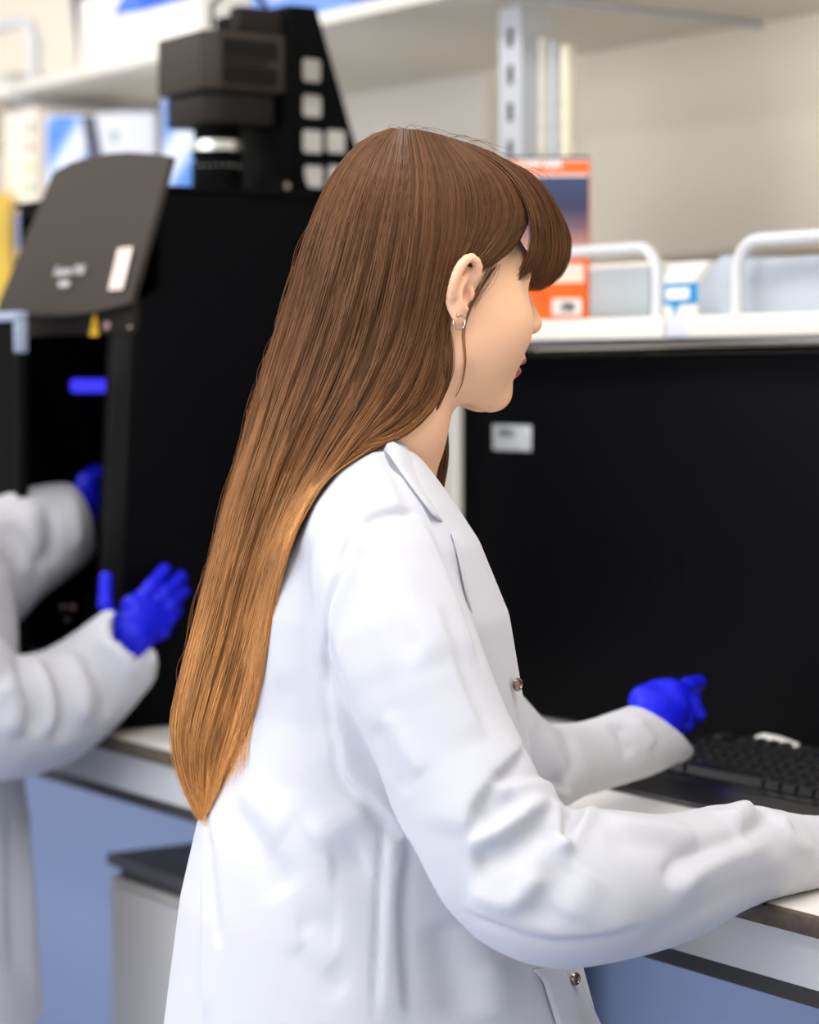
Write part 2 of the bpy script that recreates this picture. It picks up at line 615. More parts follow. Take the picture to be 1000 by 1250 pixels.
def coat_field(P):
    t = torso_field(P)
    zz = np.clip((P[:, 2] - (H - .10)) / .12 + .7, 0, 1)
    k = .006 + .034 * zz * zz
    d = smin(t, sleeve(P, ARM_N, .030), k)
    d = smin(d, sleeve(P, ARM_F, .0345, nrm=(.52, .25, .82), at=U(806, 890, 2.48)), k)
    Yw = P[:, 0] * CP + P[:, 1] * SP
    d = smax(d, -np.maximum(P[:, 2] - .9015, 1.372 - Yw), .004)     # rests on the worktop
    # opening for the neck
    d = smax(d, -chain(P, [(NECK[1][0], .053), (NECK[2][0], .056), (U(470, 585, 2.05), .050)], .02), .012)
    return d


lo = np.array((-.26, 1.70, .30)); hi = np.array((.46, 2.66, 1.32))
V, Fq = mesh_sdf(coat_field, lo, hi, .0032)
V = relax(V, Fq, 3, .4)
coat_coarse = (V.copy(), Fq)
ST = [
    # armhole and shoulder seams
    ([(441, 643), (428, 660), (418, 680), (416, 697), (403, 730), (399, 754), (397, 790), (398, 822), (403, 850)], .0036, -.0062),
    ([(449, 650), (430, 672), (424, 700), (411, 733), (407, 758), (405, 800)], .007, .0030),
    ([(441, 643), (459, 632), (484, 627), (510, 626)], .0036, -.0045),
    ([(450, 544), (459, 560), (468, 578), (480, 602), (492, 625)], .012, .0020, -1),
    # sleeve laid over the body
    ([(403, 748), (414, 790), (428, 830), (460, 912), (488, 988), (512, 1032), (548, 1100), (586, 1150)], .020, .0055, 1),
    ([(400, 840), (412, 880), (421, 912), (424, 940), (444, 964), (466, 984), (508, 1030)], .014, .0065, 1),
    # long soft folds of the upper sleeve
    ([(447, 658), (465, 700), (486, 754), (512, 812)], .011, -.0045),
    ([(458, 655), (480, 700), (504, 760), (530, 815)], .013, .0030),
    ([(430, 690), (445, 760), (468, 840), (500, 920)], .013, -.0028),
    ([(512, 632), (535, 682), (552, 724), (570, 775), (582, 815)], .030, .0034, -1),
    ([(526, 735), (544, 785), (566, 850), (590, 905)], .020, .0035, -1),
    ([(462, 880), (480, 920), (505, 965)], .010, -.003),
    ([(472, 870), (492, 910), (515, 950)], .010, .003),
    # elbow
    ([(640, 905), (612, 934), (590, 960), (574, 990), (567, 1026)], .026, .0060, -1),
    ([(592, 962), (628, 960), (660, 957), (702, 974)], .018, .0050, -1),
    ([(567, 1032), (582, 1029), (606, 1016), (634, 998), (656, 983), (670, 977)], .0075, .0075),
    ([(586, 1006), (606, 990), (634, 975)], .010, -.0050),
    ([(574, 1050), (596, 1048), (626, 1038), (650, 1020), (668, 1000)], .0105, -.0080),
    ([(571, 1082), (590, 1092), (612, 1100), (630, 1098), (648, 1080), (664, 1062)], .0090, .0060),
    ([(704, 982), (698, 1004), (690, 1030)], .0065, -.0090),
    ([(674, 977), (680, 1000), (684, 1024), (686, 1042)], .0055, .0055),
    ([(684, 1043), (694, 1028), (704, 1012), (722, 992), (746, 985)], .0060, .0065),
    ([(700, 1050), (684, 1078), (664, 1108), (650, 1128)], .015, -.0045),
    ([(720, 1060), (706, 1090), (690, 1120)], .016, .0035),
    ([(562, 1098), (588, 1112), (612, 1121), (660, 1137), (720, 1137), (790, 1124)], .022, .0042, 1),
    # forearm
    ([(740, 1000), (780, 1006), (820, 1012), (856, 1022)], .012, .0035),
    ([(735, 1022), (790, 1030), (840, 1038), (880, 1040)], .012, -.0035),
    ([(812, 1082), (822, 1062), (846, 1044), (884, 1030), (918, 1018)], .0085, -.0070),
    ([(826, 1098), (842, 1074), (868, 1052), (905, 1036), (940, 1026)], .010, .0050),
    ([(892, 1004), (912, 988), (930, 974), (944, 972)], .011, .0085),
    ([(908, 1022), (926, 1008), (942, 990), (948, 980)], .008, -.0060),
    ([(944, 982), (956, 1004), (966, 1026), (996, 1040)], .009, .0055),
    ([(770, 1160), (830, 1128), (880, 1098), (930, 1080), (985, 1072)], .014, -.0035),
    # body of the coat
    ([(378, 1030), (400, 1014), (424, 1000), (454, 986)], .014, .0060),
    ([(400, 1062), (424, 1060), (450, 1050)], .014, -.0040),
    ([(270, 978), (290, 1002), (312, 1030), (332, 1062), (350, 1096)], .016, -.0060),
    ([(290, 960), (320, 990), (350, 1020)], .018, .0030),
    ([(360, 1136), (384, 1132), (416, 1134)], .014, -.0030),
    ([(358, 1150), (372, 1170), (390, 1190), (424, 1214)], .012, -.0034),
    ([(366, 1142), (384, 1162), (410, 1182)], .016, .0018),
    ([(470, 992), (467, 1030), (464, 1076), (462, 1120), (460, 1160), (457, 1248)], .0030, -.0042),
    ([(478, 995), (475, 1040), (472, 1090), (470, 1160), (468, 1240)], .006, .0020),
    ([(494, 1016), (486, 1060), (482, 1110), (484, 1180), (490, 1248)], .020, .0050, -1),
    ([(252, 1010), (256, 1050), (260, 1090), (268, 1160)], .006, -.0045),
    ([(250, 1060), (249, 1120), (249, 1180), (250, 1248)], .010, .0025, 1),
    ([(540, 1120), (548, 1170), (556, 1210), (560, 1248)], .018, -.0060),
    ([(600, 1170), (604, 1210), (606, 1248)], .018, .0040),
    ([(352, 660), (344, 720), (342, 790), (346, 850)], .020, .0040),
    ([(376, 640), (370, 710), (368, 780), (374, 860), (388, 930)], .014, -.0040),
    ([(392, 800), (394, 850), (404, 900)], .008, -.003),
    # far sleeve
    ([(690, 890), (700, 912), (702, 935), (690, 955)], .012, -.0060),
    ([(668, 892), (676, 920), (686, 948)], .012, .0045),
    ([(754, 882), (762, 902), (772, 922)], .009, -.0055),
    ([(776, 876), (786, 895), (798, 912)], .010, .0045),
]
V = folds(V, Fq, ST)
V = relax(V, Fq, 1, .35)
coat = new_mesh('lab_coat', Wn(V), Fq, M_coat, woman)
coat_bvh = BVHTree.FromPolygons([tuple(v) for v in V], [tuple(int(i) for i in f) for f in Fq])


def on_coat(px, py, lift=.0, dflt=1.95):
    r = Vector(ray(px, py)).normalized()
    q = coat_bvh.ray_cast(Vector((0, 0, H)), r)
    if q[0] is None: return U(px, py, dflt), Vector((0, -1, 0))
    return np.array(q[0]) + np.array(q[1]) * lift, q[1]


def strip(rows, thick, name, m, parent, nu=30, sub=True):
    """cloth band from several parallel lines of figure-frame points"""
    R = [catmull(r, nu) for r in rows]
    A = np.stack(R, 0)                      # rows x nu x 3
    n = 12
    B = np.stack([catmull(A[:, j], n) for j in range(nu)], 1)   # n x nu x 3
    verts = B.reshape(-1, 3)
    fs = np.array([(i * nu + j, i * nu + j + 1, (i + 1) * nu + j + 1, (i + 1) * nu + j) for i in range(n - 1) for j in range(nu - 1)])
    o = new_mesh(name, Wn(verts), fs, m, parent)
    md = o.modifiers.new('solid', 'SOLIDIFY'); md.thickness = thick; md.offset = 0
    return o


# collar: stand round the neck, leaf turned down on both sides
OC = lambda pts, l: [on_coat(x, y, l)[0] for x, y in pts]
near_fold = [U(444, 531, 2.04), U(466, 528, 2.01), U(486, 533, 1.99), U(506, 560, 1.985), U(528, 590, 1.99), U(546, 620, 2.00), U(560, 638, 2.01)]
near_in = [U(450, 548, 2.05), U(470, 545, 2.035), U(488, 553, 2.025), U(505, 575, 2.025), U(524, 600, 2.025), U(540, 628, 2.025), U(554, 646, 2.03)]
mid_px = [(440, 540), (456, 539), (476, 554), (495, 584), (513, 610), (534, 634), (564, 641)]
out_px = [(436, 548), (452, 548), (472, 556), (492, 584), (512, 612), (532, 636), (560, 648)]
near_out = OC(out_px[:-1], .003) + [U(568, 646, 2.0)]
near_mid = [ (a_ + b_) / 2 + np.array((0, -.005, .002)) for a_, b_ in zip(near_fold, near_out)]
strip([near_in[1:], near_fold[1:], near_mid[1:], near_out[1:]], .0012, 'collar', M_coat, coat)
far_fold = [U(444, 531, 2.04), U(450, 529, 2.08), U(468, 533, 2.12), U(498, 560, 2.13), U(526, 590, 2.12), U(546, 622, 2.10)]
far_out = [U(434, 548, 2.02), U(430, 550, 2.10), U(446, 565, 2.16), U(482, 600, 2.18), U(518, 630, 2.17), U(552, 642, 2.12)]
far_in = [U(450, 548, 2.04), U(458, 546, 2.07), U(474, 552, 2.10), U(500, 575, 2.11), U(522, 604, 2.10), U(542, 636, 2.08)]
strip([far_in[3:], far_fold[3:], far_out[3:]], .0016, 'collar', M_coat, coat)
# lapel and front edge
la = [U(556, 642, 2.00), U(568, 668, 2.02), U(586, 700, 2.04), U(603, 728, 2.05), U(614, 752, 2.06), U(619, 790, 2.06), U(626, 830, 2.055), U(640, 885, 2.05), U(650, 925, 2.05)]
lc = OC([(548, 652), (557, 686)], .0032)
d0 = lc[-1][1]
lc += [U(x, y, d0 + (1.985 - d0) * i / 6 - .004) for i, (x, y) in enumerate([(568, 722), (579, 757), (590, 792), (601, 828), (612, 862), (624, 900), (634, 930)])]
la = [np.array(p) for p in catmull(la, 9)]; lc = [np.array(p) for p in catmull(lc, 9)]
lb = [(a_ + b_) / 2 + np.array((.003, -.006, 0)) for a_, b_ in zip(la, lc)]
strip([la, lb, lc], .0012, 'lapel', M_coat, coat)
pa = [U(690, 1168, 1.99), U(702, 1188, 1.99), U(718, 1220, 1.99), U(738, 1262, 1.99), U(754, 1300, 1.99)]
pc = OC([(648, 1184), (660, 1198), (668, 1222), (680, 1262), (690, 1300)], .003)
pb = [(a_ + b_) / 2 + np.array((.004, -.008, 0)) for a_, b_ in zip(pa, pc)]
strip([pa, pb, pc], .0022, 'placket', M_coat, coat)

M_snap = mat('snap_metal', (140, 122, 118), 0.25, metal=1.0)
for (px, py, d) in ((625, 836, 2.030), (702, 1195, 1.962)):
    c = Wn([on_coat(px, py, .0045)[0] if py < 1000 else U(px, py, d)])[0]
    nrm = Vector(Wn([(.75, -.65, .05)])[0]).normalized()
    Mx = Matrix.Translation(Vector(c)) @ nrm.to_track_quat('Z', 'Y').to_matrix().to_4x4()
    b = MB().lathe([(.0048, -.001), (.0056, .0006), (.0050, .0020), (.0036, .0024), (.0030, .0012), (.0012, .0012)], (0, 0, 0), seg=20, M=Mx)
    tag(b.build('snap_button', M_snap, coat), 'round metal snap button')

# trousers and shoes below the coat, out of the picture
M_trs = mat('dark_trousers', (48, 52, 66), 0.85); M_shoe = mat('white_shoe', (225, 225, 225), 0.6)
tb = U(455, 1250, 2.05)[0]


def legs_field(P):
    d = None
    for w_ in (1.96, 2.14):
        e = chain(P, [((tb, w_, .75), .085), ((tb + .01, w_, .46), .058), ((tb - .01, w_, .10), .042)], .03)
        d = e if d is None else smin(d, e, .02)
    return d


V, Fq = mesh_sdf(legs_field, (tb - .15, 1.8, .03), (tb + .15, 2.3, .84), .010)
new_mesh('trousers', Wn(V), Fq, M_trs, woman)
for w_ in (1.96, 2.14):
    def shoe(P, w_=w_):
        d = smin(ell(P, (tb + .06, w_, .035), (.13, .043, .036)), ell(P, (tb - .01, w_, .06), (.055, .04, .05)), .03)
        return np.maximum(d, .002 - P[:, 2])
    V, Fq = mesh_sdf(shoe, (tb - .15, w_ - .07, -.02), (tb + .25, w_ + .07, .13), .008)
    new_mesh('shoe', Wn(V), Fq, M_shoe, woman)


# --- gloves ---------------------------------------------------------------
def glove(name, palm, fingers, parent, wrist=None, rf=.0085, h=.0016):
    allp = np.array([p[0] for p in palm] + [q for f in fingers for q in f])

    def fn(P):
        w0 = palm[0]
        d = None
        for p in palm[1:]:
            e = cone(P, w0[0], p[0], w0[1], p[1]); d = e if d is None else smin(d, e, .012)
        for i in range(1, len(palm) - 1):
            d = smin(d, cone(P, palm[i][0], palm[i + 1][0], palm[i][1], palm[i + 1][1]), .010)
        for f in fingers:
            d = smin(d, chain(P, [(q, rf * (1 - .07 * i)) for i, q in enumerate(f)], .003), .004)
        if wrist is not None: d = smin(d, cone(P, w0[0], wrist[0], w0[1], wrist[1]), .01)
        return d
    if wrist is not None: allp = np.vstack([allp, wrist[0]])
    V, Fq = mesh_sdf(fn, allp.min(0) - .035, allp.max(0) + .035, h)
    o = new_mesh(name, Wn(V), Fq, M_glove, parent)
    return o


glove('glove',
      [(U(803, 884, 2.525), .021), (U(788, 856, 2.545), .0150), (U(804, 850, 2.56), .0140), (U(820, 848, 2.555), .0125), (U(826, 862, 2.54), .0115)],
      [[U(822, 846, 2.555), U(840, 837, 2.575), U(853, 833, 2.595)],
       [U(828, 850, 2.55), U(845, 858, 2.555), U(853, 873, 2.555)],
       [U(828, 862, 2.54), U(838, 873, 2.545), U(838, 886, 2.545)],
       [U(812, 846, 2.575), U(832, 842, 2.62), U(848, 846, 2.65)],
       [U(806, 872, 2.56), U(822, 880, 2.60), U(836, 880, 2.63)]],
      woman, (U(800, 898, 2.48), .024), rf=.0092)
# near hand, resting on the bench just past the picture edge
hb = U(1085, 1046, 2.16); dx = np.array((.96, .28, -.02))
sd = np.array((-.28, .96, 0))
kn = [hb + dx * .075 + sd * s + np.array((0, 0, .006)) for s in (-.030, -.010, .010, .029)]
glove('glove', [(hb + dx * .02, .021)] + [(k, .012) for k in kn],
      [[k, k + dx * .035 + np.array((0, 0, .002)), k + dx * l + np.array((0, 0, -.018))] for k, l in zip(kn, (.055, .068, .072, .062))] +
      [[hb + dx * .03 + sd * .02, hb + dx * .055 + sd * .05, hb + dx * .09 + sd * .058 + np.array((0, 0, -.012))]],
      woman, (hb - dx * .02, .023), h=.002)

# ================================================================== HAIR
def hair_material(name, root, mid, tip):
    m = bpy.data.materials.new(name); m.use_nodes = True
    nt = m.node_tree; b = nt.nodes['Principled BSDF']
    at = nt.nodes.new('ShaderNodeAttribute'); at.attribute_name = 'strand'
    sx = nt.nodes.new('ShaderNodeSeparateColor'); nt.links.new(at.outputs['Color'], sx.inputs['Color'])
    rp = nt.nodes.new('ShaderNodeValToRGB')
    e = rp.color_ramp.elements
    e[0].position = 0.0; e[0].color = rgb(root)
    e[1].position = 1.0; e[1].color = rgb(tip)
    q = e.new(0.36); q.color = rgb(mid[0])
    q = e.new(0.66); q.color = rgb(mid[1])
    nt.links.new(sx.outputs['Red'], rp.inputs['Fac'])
    mx = nt.nodes.new('ShaderNodeMix'); mx.data_type = 'RGBA'; mx.blend_type = 'MULTIPLY'
    mx.inputs[0].default_value = 1.0
    mr = nt.nodes.new('ShaderNodeMapRange'); mr.inputs[3].default_value = 0.38; mr.inputs[4].default_value = 1.75
    nt.links.new(sx.outputs['Green'], mr.inputs[0])
    cb = nt.nodes.new('ShaderNodeCombineColor')
    for k in range(3): nt.links.new(mr.outputs[0], cb.inputs[k])
    nt.links.new(rp.outputs['Color'], mx.inputs[6]); nt.links.new(cb.outputs[0], mx.inputs[7])
    nt.links.new(mx.outputs[2], b.inputs['Base Color'])
    b.inputs['Roughness'].default_value = 0.50
    b.inputs['Specular IOR Level'].default_value = 0.35
    b.inputs['Specular Tint'].default_value = (1.0, .78, .55, 1)
    return m


M_hair = hair_material('brown_to_golden_hair', (80, 52, 34), ((102, 67, 42), (143, 97, 56)), (202, 144, 84))


def hairbase_field(P):
    Q = to_head(P)
    d = ell(Q, (-.006, 0, .036), (.083, .078, .096))
    front = Q[:, 0] * .80 - Q[:, 2] * .60 + .018      # hairline plane, cuts the face away
    d = smax(d, front, .01)
    d = smax(d, np.minimum(-(Q[:, 2] + .055), 1), .01) if False else d
    fl = chain(P, [(U(466, 330, 2.06), .060), (U(456, 410, 2.06), .055), (U(420, 500, 2.06), .046), (U(364, 585, 2.06), .034), (U(318, 690, 2.06), .028),
                   (U(284, 800, 2.06), .026), (U(264, 890, 2.06), .018), (U(250, 950, 2.06), .008)], .03)
    d = smin(d, fl, .03)
    return d


def hairguide_field(P):
    Q = to_head(P)
    d = ell(Q, (-.007, 0, .038), (.092, .083, .104))
    d = smin(d, ell(Q, (.030, 0, .060), (.070, .072, .070)), .03)
    fl = chain(P, [(U(462, 330, 2.06), .074), (U(455, 410, 2.06), .070), (U(420, 500, 2.06), .060), (U(362, 585, 2.06), .045), (U(316, 690, 2.06), .038),
                   (U(282, 800, 2.06), .035), (U(262, 890, 2.06), .026), (U(250, 950, 2.06), .014)], .03)
    return smin(d, fl, .03)


def guide_field(P):
    t = torso_field(P)
    arm = chain(P, ARM_N[:3], .03)
    nk = chain(P, NECK, .03) - .007
    return smin(hairguide_field(P), np.minimum(smin(t, arm, .04) - .004, nk), .012)


# depth of the hair surface on a lattice of sight lines
GX = np.arange(180, 716, 5.0); GY = np.arange(130, 1030, 5.0)
gx, gy = np.meshgrid(GX, GY, indexing='ij')
WD = np.linspace(1.84, 2.26, 85)


def ray_pts(px, py, w):
    x = (px - 500) / F; y = (625 - py) / F
    den = CA + y * SA
    return np.stack([x / den * w, w, H + (-SA + y * CA) / den * w], -1)


def depth_map(fn, back=False):
    flat_x = gx.ravel(); flat_y = gy.ravel()
    vals = np.empty((len(flat_x), len(WD)), np.float32)
    for j, w in enumerate(WD):
        P = ray_pts(flat_x, flat_y, np.full(len(flat_x), w)).astype(np.float32)
        vals[:, j] = fn(P)
    if back: vals = vals[:, ::-1]; wd = WD[::-1]
    else: wd = WD
    ins = vals < 0
    has = ins.any(1); first = ins.argmax(1)
    f1 = np.clip(first, 1, None)
    a = vals[np.arange(len(vals)), f1 - 1]; b = vals[np.arange(len(vals)), f1]
    t = np.clip(a / (a - b + 1e-9), 0, 1)
    dep = wd[f1 - 1] + (wd[f1] - wd[f1 - 1]) * t
    dep = np.where(has, dep, wd[vals.argmin(1)])
    return dep.reshape(gx.shape)


def blur(A, n):
    for _ in range(n):
        B = np.pad(A, 1, mode='edge')
        A = (B[1:-1, 1:-1] * 2 + B[:-2, 1:-1] + B[2:, 1:-1] + B[1:-1, :-2] + B[1:-1, 2:]) / 6
    return A


DM = blur(depth_map(guide_field), 3)
DMB = blur(depth_map(hairguide_field, True), 3)


def sample(D, x, y):
    u = np.clip((x - GX[0]) / 5, 0, len(GX) - 1.001); v = np.clip((y - GY[0]) / 5, 0, len(GY) - 1.001)
    i = u.astype(int); j = v.astype(int); a = u - i; b = v - j
    return D[i, j] * (1 - a) * (1 - b) + D[i + 1, j] * a * (1 - b) + D[i, j + 1] * (1 - a) * b + D[i + 1, j + 1] * a * b


GUIDES = [
    [(478, 157), (440, 172), (405, 215), (378, 280), (358, 345), (335, 415), (312, 490), (291, 565), (267, 650), (245, 740), (224, 820), (212, 880), (217, 935), (243, 1003)],
    [(480, 157), (450, 185), (422, 240), (400, 310), (380, 380), (357, 450), (332, 525), (308, 600), (285, 680), (262, 765), (241, 840), (228, 900), (231, 950), (245, 1003)],
    [(484, 157), (468, 195), (448, 260), (430, 335), (410, 405), (385, 475), (355, 545), (327, 620), (300, 700), (278, 785), (258, 855), (244, 910), (242, 955), (247, 1003)],
    [(490, 157), (486, 205), (474, 275), (458, 350), (440, 420), (413, 487), (378, 553), (345, 625), (316, 705), (294, 790), (274, 860), (259, 915), (252, 960), (248, 1000)],
    [(500, 158), (505, 215), (500, 285), (488, 358), (470, 428), (442, 490), (402, 552), (362, 622), (330, 700), (307, 785), (288, 860), (273, 912), (260, 955), (250, 995)],
    [(512, 159), (527, 215), (527, 285), (515, 360), (498, 430), (470, 488), (425, 545), (378, 608), (341, 685), (316, 770), (300, 850), (287, 900), (268, 945), (252, 990)],
    [(530, 163), (556, 215), (560, 275), (546, 335), (528, 400), (510, 455), (478, 505), (425, 548), (375, 592), (338, 665), (320, 745), (309, 830), (296, 890), (268, 945)],
    [(548, 168), (590, 212), (603, 262), (582, 308), (550, 345), (539, 390), (535, 440), (520, 490), (476, 530), (420, 556), (368, 608), (338, 690), (321, 785), (305, 880)],
    [(562, 173), (618, 215), (645, 258), (622, 303), (578, 328), (548, 348), (545, 392), (546, 445), (533, 492), (493, 529), (438, 544), (390, 583), (352, 655), (327, 760)],
]
GA = np.stack([catmull(g, 40) for g in GUIDES], 0)      # K x 40 x 2


def guide_at(G, s):
    K = len(G); s = np.clip(s, 0, K - 1.0001); i = s.astype(int); u = (s - i)[:, None, None]
    g = lambda k: G[np.clip(k, 0, K - 1)]
    p0, p1, p2, p3 = g(i - 1), g(i), g(i + 1), g(i + 2)
    return 0.5 * ((2 * p1) + (-p0 + p2) * u + (2 * p0 - 5 * p1 + 4 * p2 - p3) * u ** 2 + (-p0 + 3 * p1 - 3 * p2 + p3) * u ** 3)


def strands_mesh(P, rad, tint, name, parent, m):
    """P: n x k x 3 centre lines (figure frame); rad: n x k; tint: n x k x 2"""
    n, k, _ = P.shape
    T = np.gradient(P, axis=1); T /= np.linalg.norm(T, axis=2)[..., None] + 1e-12
    vdir = P - np.array((0, 0, H)); vdir /= np.linalg.norm(vdir, axis=2)[..., None]
    S = np.cross(T, vdir); S /= np.linalg.norm(S, axis=2)[..., None] + 1e-12
    Nn = np.cross(S, T)
    ring = []
    for a in (math.radians(90), math.radians(210), math.radians(330)):
        ring.append(P + (S * math.cos(a) + Nn * math.sin(a)) * rad[..., None])
    V = np.stack(ring, 2).reshape(-1, 3)
    base = (np.arange(n)[:, None, None] * k + np.arange(k - 1)[None, :, None]) * 3
    j = np.arange(3)[None, None, :]
    a = base + j; b = base + (j + 1) % 3
    Fq = np.stack([a, b, b + 3, a + 3], -1).reshape(-1, 4)
    o = new_mesh(name, Wn(V), Fq, m, parent)
    col = np.zeros((n, k, 3, 4), np.float32); col[..., 3] = 1
    col[..., 0] = tint[..., 0][:, :, None]; col[..., 1] = tint[..., 1][:, :, None]
    if len(o.data.vertices) == n * k * 3:
        at = o.data.attributes.new('strand', 'FLOAT_COLOR', 'POINT')
        at.data.foreach_set('color', col.ravel())
    return o


def wave(s, seed, freqs, amp=1.0):
    r = np.random.default_rng(seed); out = 0
    for f in freqs: out = out + np.sin(s * f + r.uniform(0, 6.28)) * r.uniform(.6, 1)
    return amp * out / len(freqs)


HP, HR, HT = [], [], []
K = 40; T_ = np.linspace(0, 1, K)
for layer, (cnt, dm, sgn) in enumerate(((7600, DM, 1), (5200, DM, 1), (2800, DM, 1), (2200, DMB, -1))):
    s = RNG.uniform(0, 8, cnt) if layer else np.clip(RNG.uniform(-.02, 8.05, cnt), 0, 8)
    # hair gathers in locks
    s2 = np.clip(s + .10 * np.sin(s * 9.1 + 1) + .035 * np.sin(s * 31 + .4), 0, 8)
    P2 = guide_at(GA, s2).copy()
    th = [0, .0025, .006, 0][layer]
    # wandering across the lock
    jit = (RNG.normal(0, 1, (cnt, 1)) * 1.3 + RNG.normal(0, 1, (cnt, 1)) * 2.2 * np.sin(T_[None] * 3.0 + RNG.uniform(0, 6, (cnt, 1))))
    Td = np.gradient(P2, axis=1); Td /= np.linalg.norm(Td, axis=2)[..., None] + 1e-9
    grow = np.clip(T_[None] * 6, 0.15, 1)
    P2[..., 0] += -Td[..., 1] * jit * grow; P2[..., 1] += Td[..., 0] * jit * grow
    dep = sample(dm, P2[..., 0], P2[..., 1])
    for _ in range(4): dep[:, 1:-1] = (dep[:, :-2] + dep[:, 1:-1] * 2 + dep[:, 2:]) / 4
    lock = wave(s[:, None] * 1.0 + T_[None] * 1.1, 3, (7, 13, 23), .0042) + wave(s[:, None] - T_[None] * .6, 5, (41, 67), .0010)
    loc = np.clip(T_[None] * 5 - .2, 0.05, 1)
    dep = dep + (lock * loc + th + RNG.uniform(0, .0022, (cnt, 1))) * sgn
    P3 = ray_pts(P2[..., 0], P2[..., 1], dep)
    tl = RNG.uniform(.90, 1.0, cnt) ** 1.0
    tl = np.where(RNG.random(cnt) < .25, RNG.uniform(.74, .95, cnt), tl)
    # shorten: resample each strand to its own length
    idx = T_[None] * tl[:, None] * (K - 1); i0 = np.clip(idx.astype(int), 0, K - 2); fr = (idx - i0)[..., None]
    P3 = np.take_along_axis(P3, i0[..., None].repeat(3, 2), 1) * (1 - fr) + np.take_along_axis(P3, (i0 + 1)[..., None].repeat(3, 2), 1) * fr
    tpar = np.broadcast_to(T_[None] * tl[:, None], (cnt, K))
    r = .00034 * RNG.uniform(.6, 1.15, (cnt, 1)) * np.clip((1.01 - T_[None]) * 7, .12, 1)
    rnd = np.clip(.5 + RNG.normal(0, .20, (cnt, 1)) + wave(s[:, None], 9, (19, 37, 61), .30) - layer * .05, 0, 1)
    HP.append(P3); HR.append(np.broadcast_to(r, (cnt, K))); HT.append(np.stack([tpar, np.broadcast_to(rnd, (cnt, K))], -1))

# fringe: sweeps forward from the crown over the forehead
BG = np.stack([catmull(g, 40) for g in [
    [(560, 172), (612, 205), (642, 243), (652, 285), (644, 320), (626, 350)],
    [(575, 177), (628, 210), (656, 250), (664, 295), (655, 332), (638, 354)],
    [(588, 182), (644, 215), (672, 258), (679, 300), (670, 334), (652, 357)],
    [(598, 186), (656, 222), (687, 270), (694, 300), (686, 330), (664, 352)]]], 0)
BD = np.array([[2.065, 2.035, 2.020, 2.015, 2.02, 2.03], [2.07, 2.06, 2.055, 2.055, 2.06, 2.065], [2.075, 2.085, 2.09, 2.095, 2.095, 2.09], [2.08, 2.10, 2.12, 2.13, 2.13, 2.125]])
BDr = np.stack([np.interp(T_, np.linspace(0, 1, 6), b) for b in BD], 0)
for cnt, off in ((2000, 0), (1200, .004)):
    s = RNG.uniform(0, 3, cnt)
    s = np.where((s > 1.02) & (s < 1.22), s - .2 * (RNG.random(cnt) < .6), s)
    P2 = guide_at(BG, s).copy()
    dd = guide_at(BDr[..., None], s)[..., 0]
    P2[..., 0] += RNG.normal(0, 1.6, (cnt, 1)) + RNG.normal(0, 2.2, (cnt, 1)) * T_[None] ** 2
    P2[..., 1] += RNG.normal(0, 1.2, (cnt, 1)) * np.clip(T_[None] * 4, 0, 1)
    P3 = ray_pts(P2[..., 0], P2[..., 1], dd + off + RNG.uniform(-.004, .004, (cnt, 1)) + wave(s[:, None] + T_[None] * .3, 4, (9, 21), .003))
    tl = RNG.uniform(.90, 1.0, cnt)
    idx = T_[None] * tl[:, None] * (K - 1); i0 = np.clip(idx.astype(int), 0, K - 2); fr = (idx - i0)[..., None]
    P3 = np.take_along_axis(P3, i0[..., None].repeat(3, 2), 1) * (1 - fr) + np.take_along_axis(P3, (i0 + 1)[..., None].repeat(3, 2), 1) * fr
    r = .00033 * RNG.uniform(.6, 1.1, (cnt, 1)) * np.clip((1.01 - T_[None]) * 6, .12, 1)
    HP.append(P3); HR.append(np.broadcast_to(r, (cnt, K)))
    HT.append(np.stack([np.broadcast_to(.05 + .33 * T_[None], (cnt, K)), np.broadcast_to(np.clip(.5 + RNG.normal(0, .2, (cnt, 1)) + wave(s[:, None], 8, (17, 31), .25), 0, 1), (cnt, K))], -1))

# far-side hair hanging beyond the neck
FG = np.stack([catmull(g, 40) for g in [
    [(520, 440), (524, 480), (528, 520), (532, 560), (528, 600)],
    [(535, 440), (541, 480), (544, 520), (545, 560), (538, 606)]]], 0)
cnt = 500; s = RNG.uniform(0, 1, cnt)
P2 = guide_at(FG, s).copy(); P2[..., 0] += RNG.normal(0, 1.5, (cnt, 1))
P3 = ray_pts(P2[..., 0], P2[..., 1], 2.125 + RNG.uniform(-.012, .012, (cnt, 1)) + 0 * P2[..., 0])
HP.append(P3); HR.append(np.broadcast_to(.00045 * np.clip((1.01 - T_[None]) * 6, .15, 1), (cnt, K)))
HT.append(np.stack([np.broadcast_to(.12 + .2 * T_[None], (cnt, K)), np.broadcast_to(np.clip(.4 + RNG.normal(0, .2, (cnt, 1)), 0, 1), (cnt, K))], -1))

# loose wisp in front of the ear, temple down, and flyaways along the back
def wisps(lines, cnt, spread, rad, t0, t1, dfn, lvl=.45):
    G = np.stack([catmull(g, 40) for g in lines], 0)
    s = RNG.uniform(0, len(lines) - 1, cnt) if len(lines) > 1 else np.zeros(cnt)
    P2 = guide_at(G, s).copy() if len(lines) > 1 else np.repeat(G, cnt, 0)
    P2[..., 0] += RNG.normal(0, spread, (cnt, 1)) * np.sin(T_[None] * 3.0 + .3); P2[..., 1] += RNG.normal(0, spread * .6, (cnt, 1))
    P3 = ray_pts(P2[..., 0], P2[..., 1], dfn(P2))
    HP.append(P3); HR.append(np.broadcast_to(rad * np.clip((1.01 - T_[None]) * 6, .2, 1), (cnt, K)))
    HT.append(np.stack([np.broadcast_to(t0 + (t1 - t0) * T_[None], (cnt, K)), np.broadcast_to(np.clip(lvl + RNG.normal(0, .15, (cnt, 1)), 0, 1), (cnt, K))], -1))


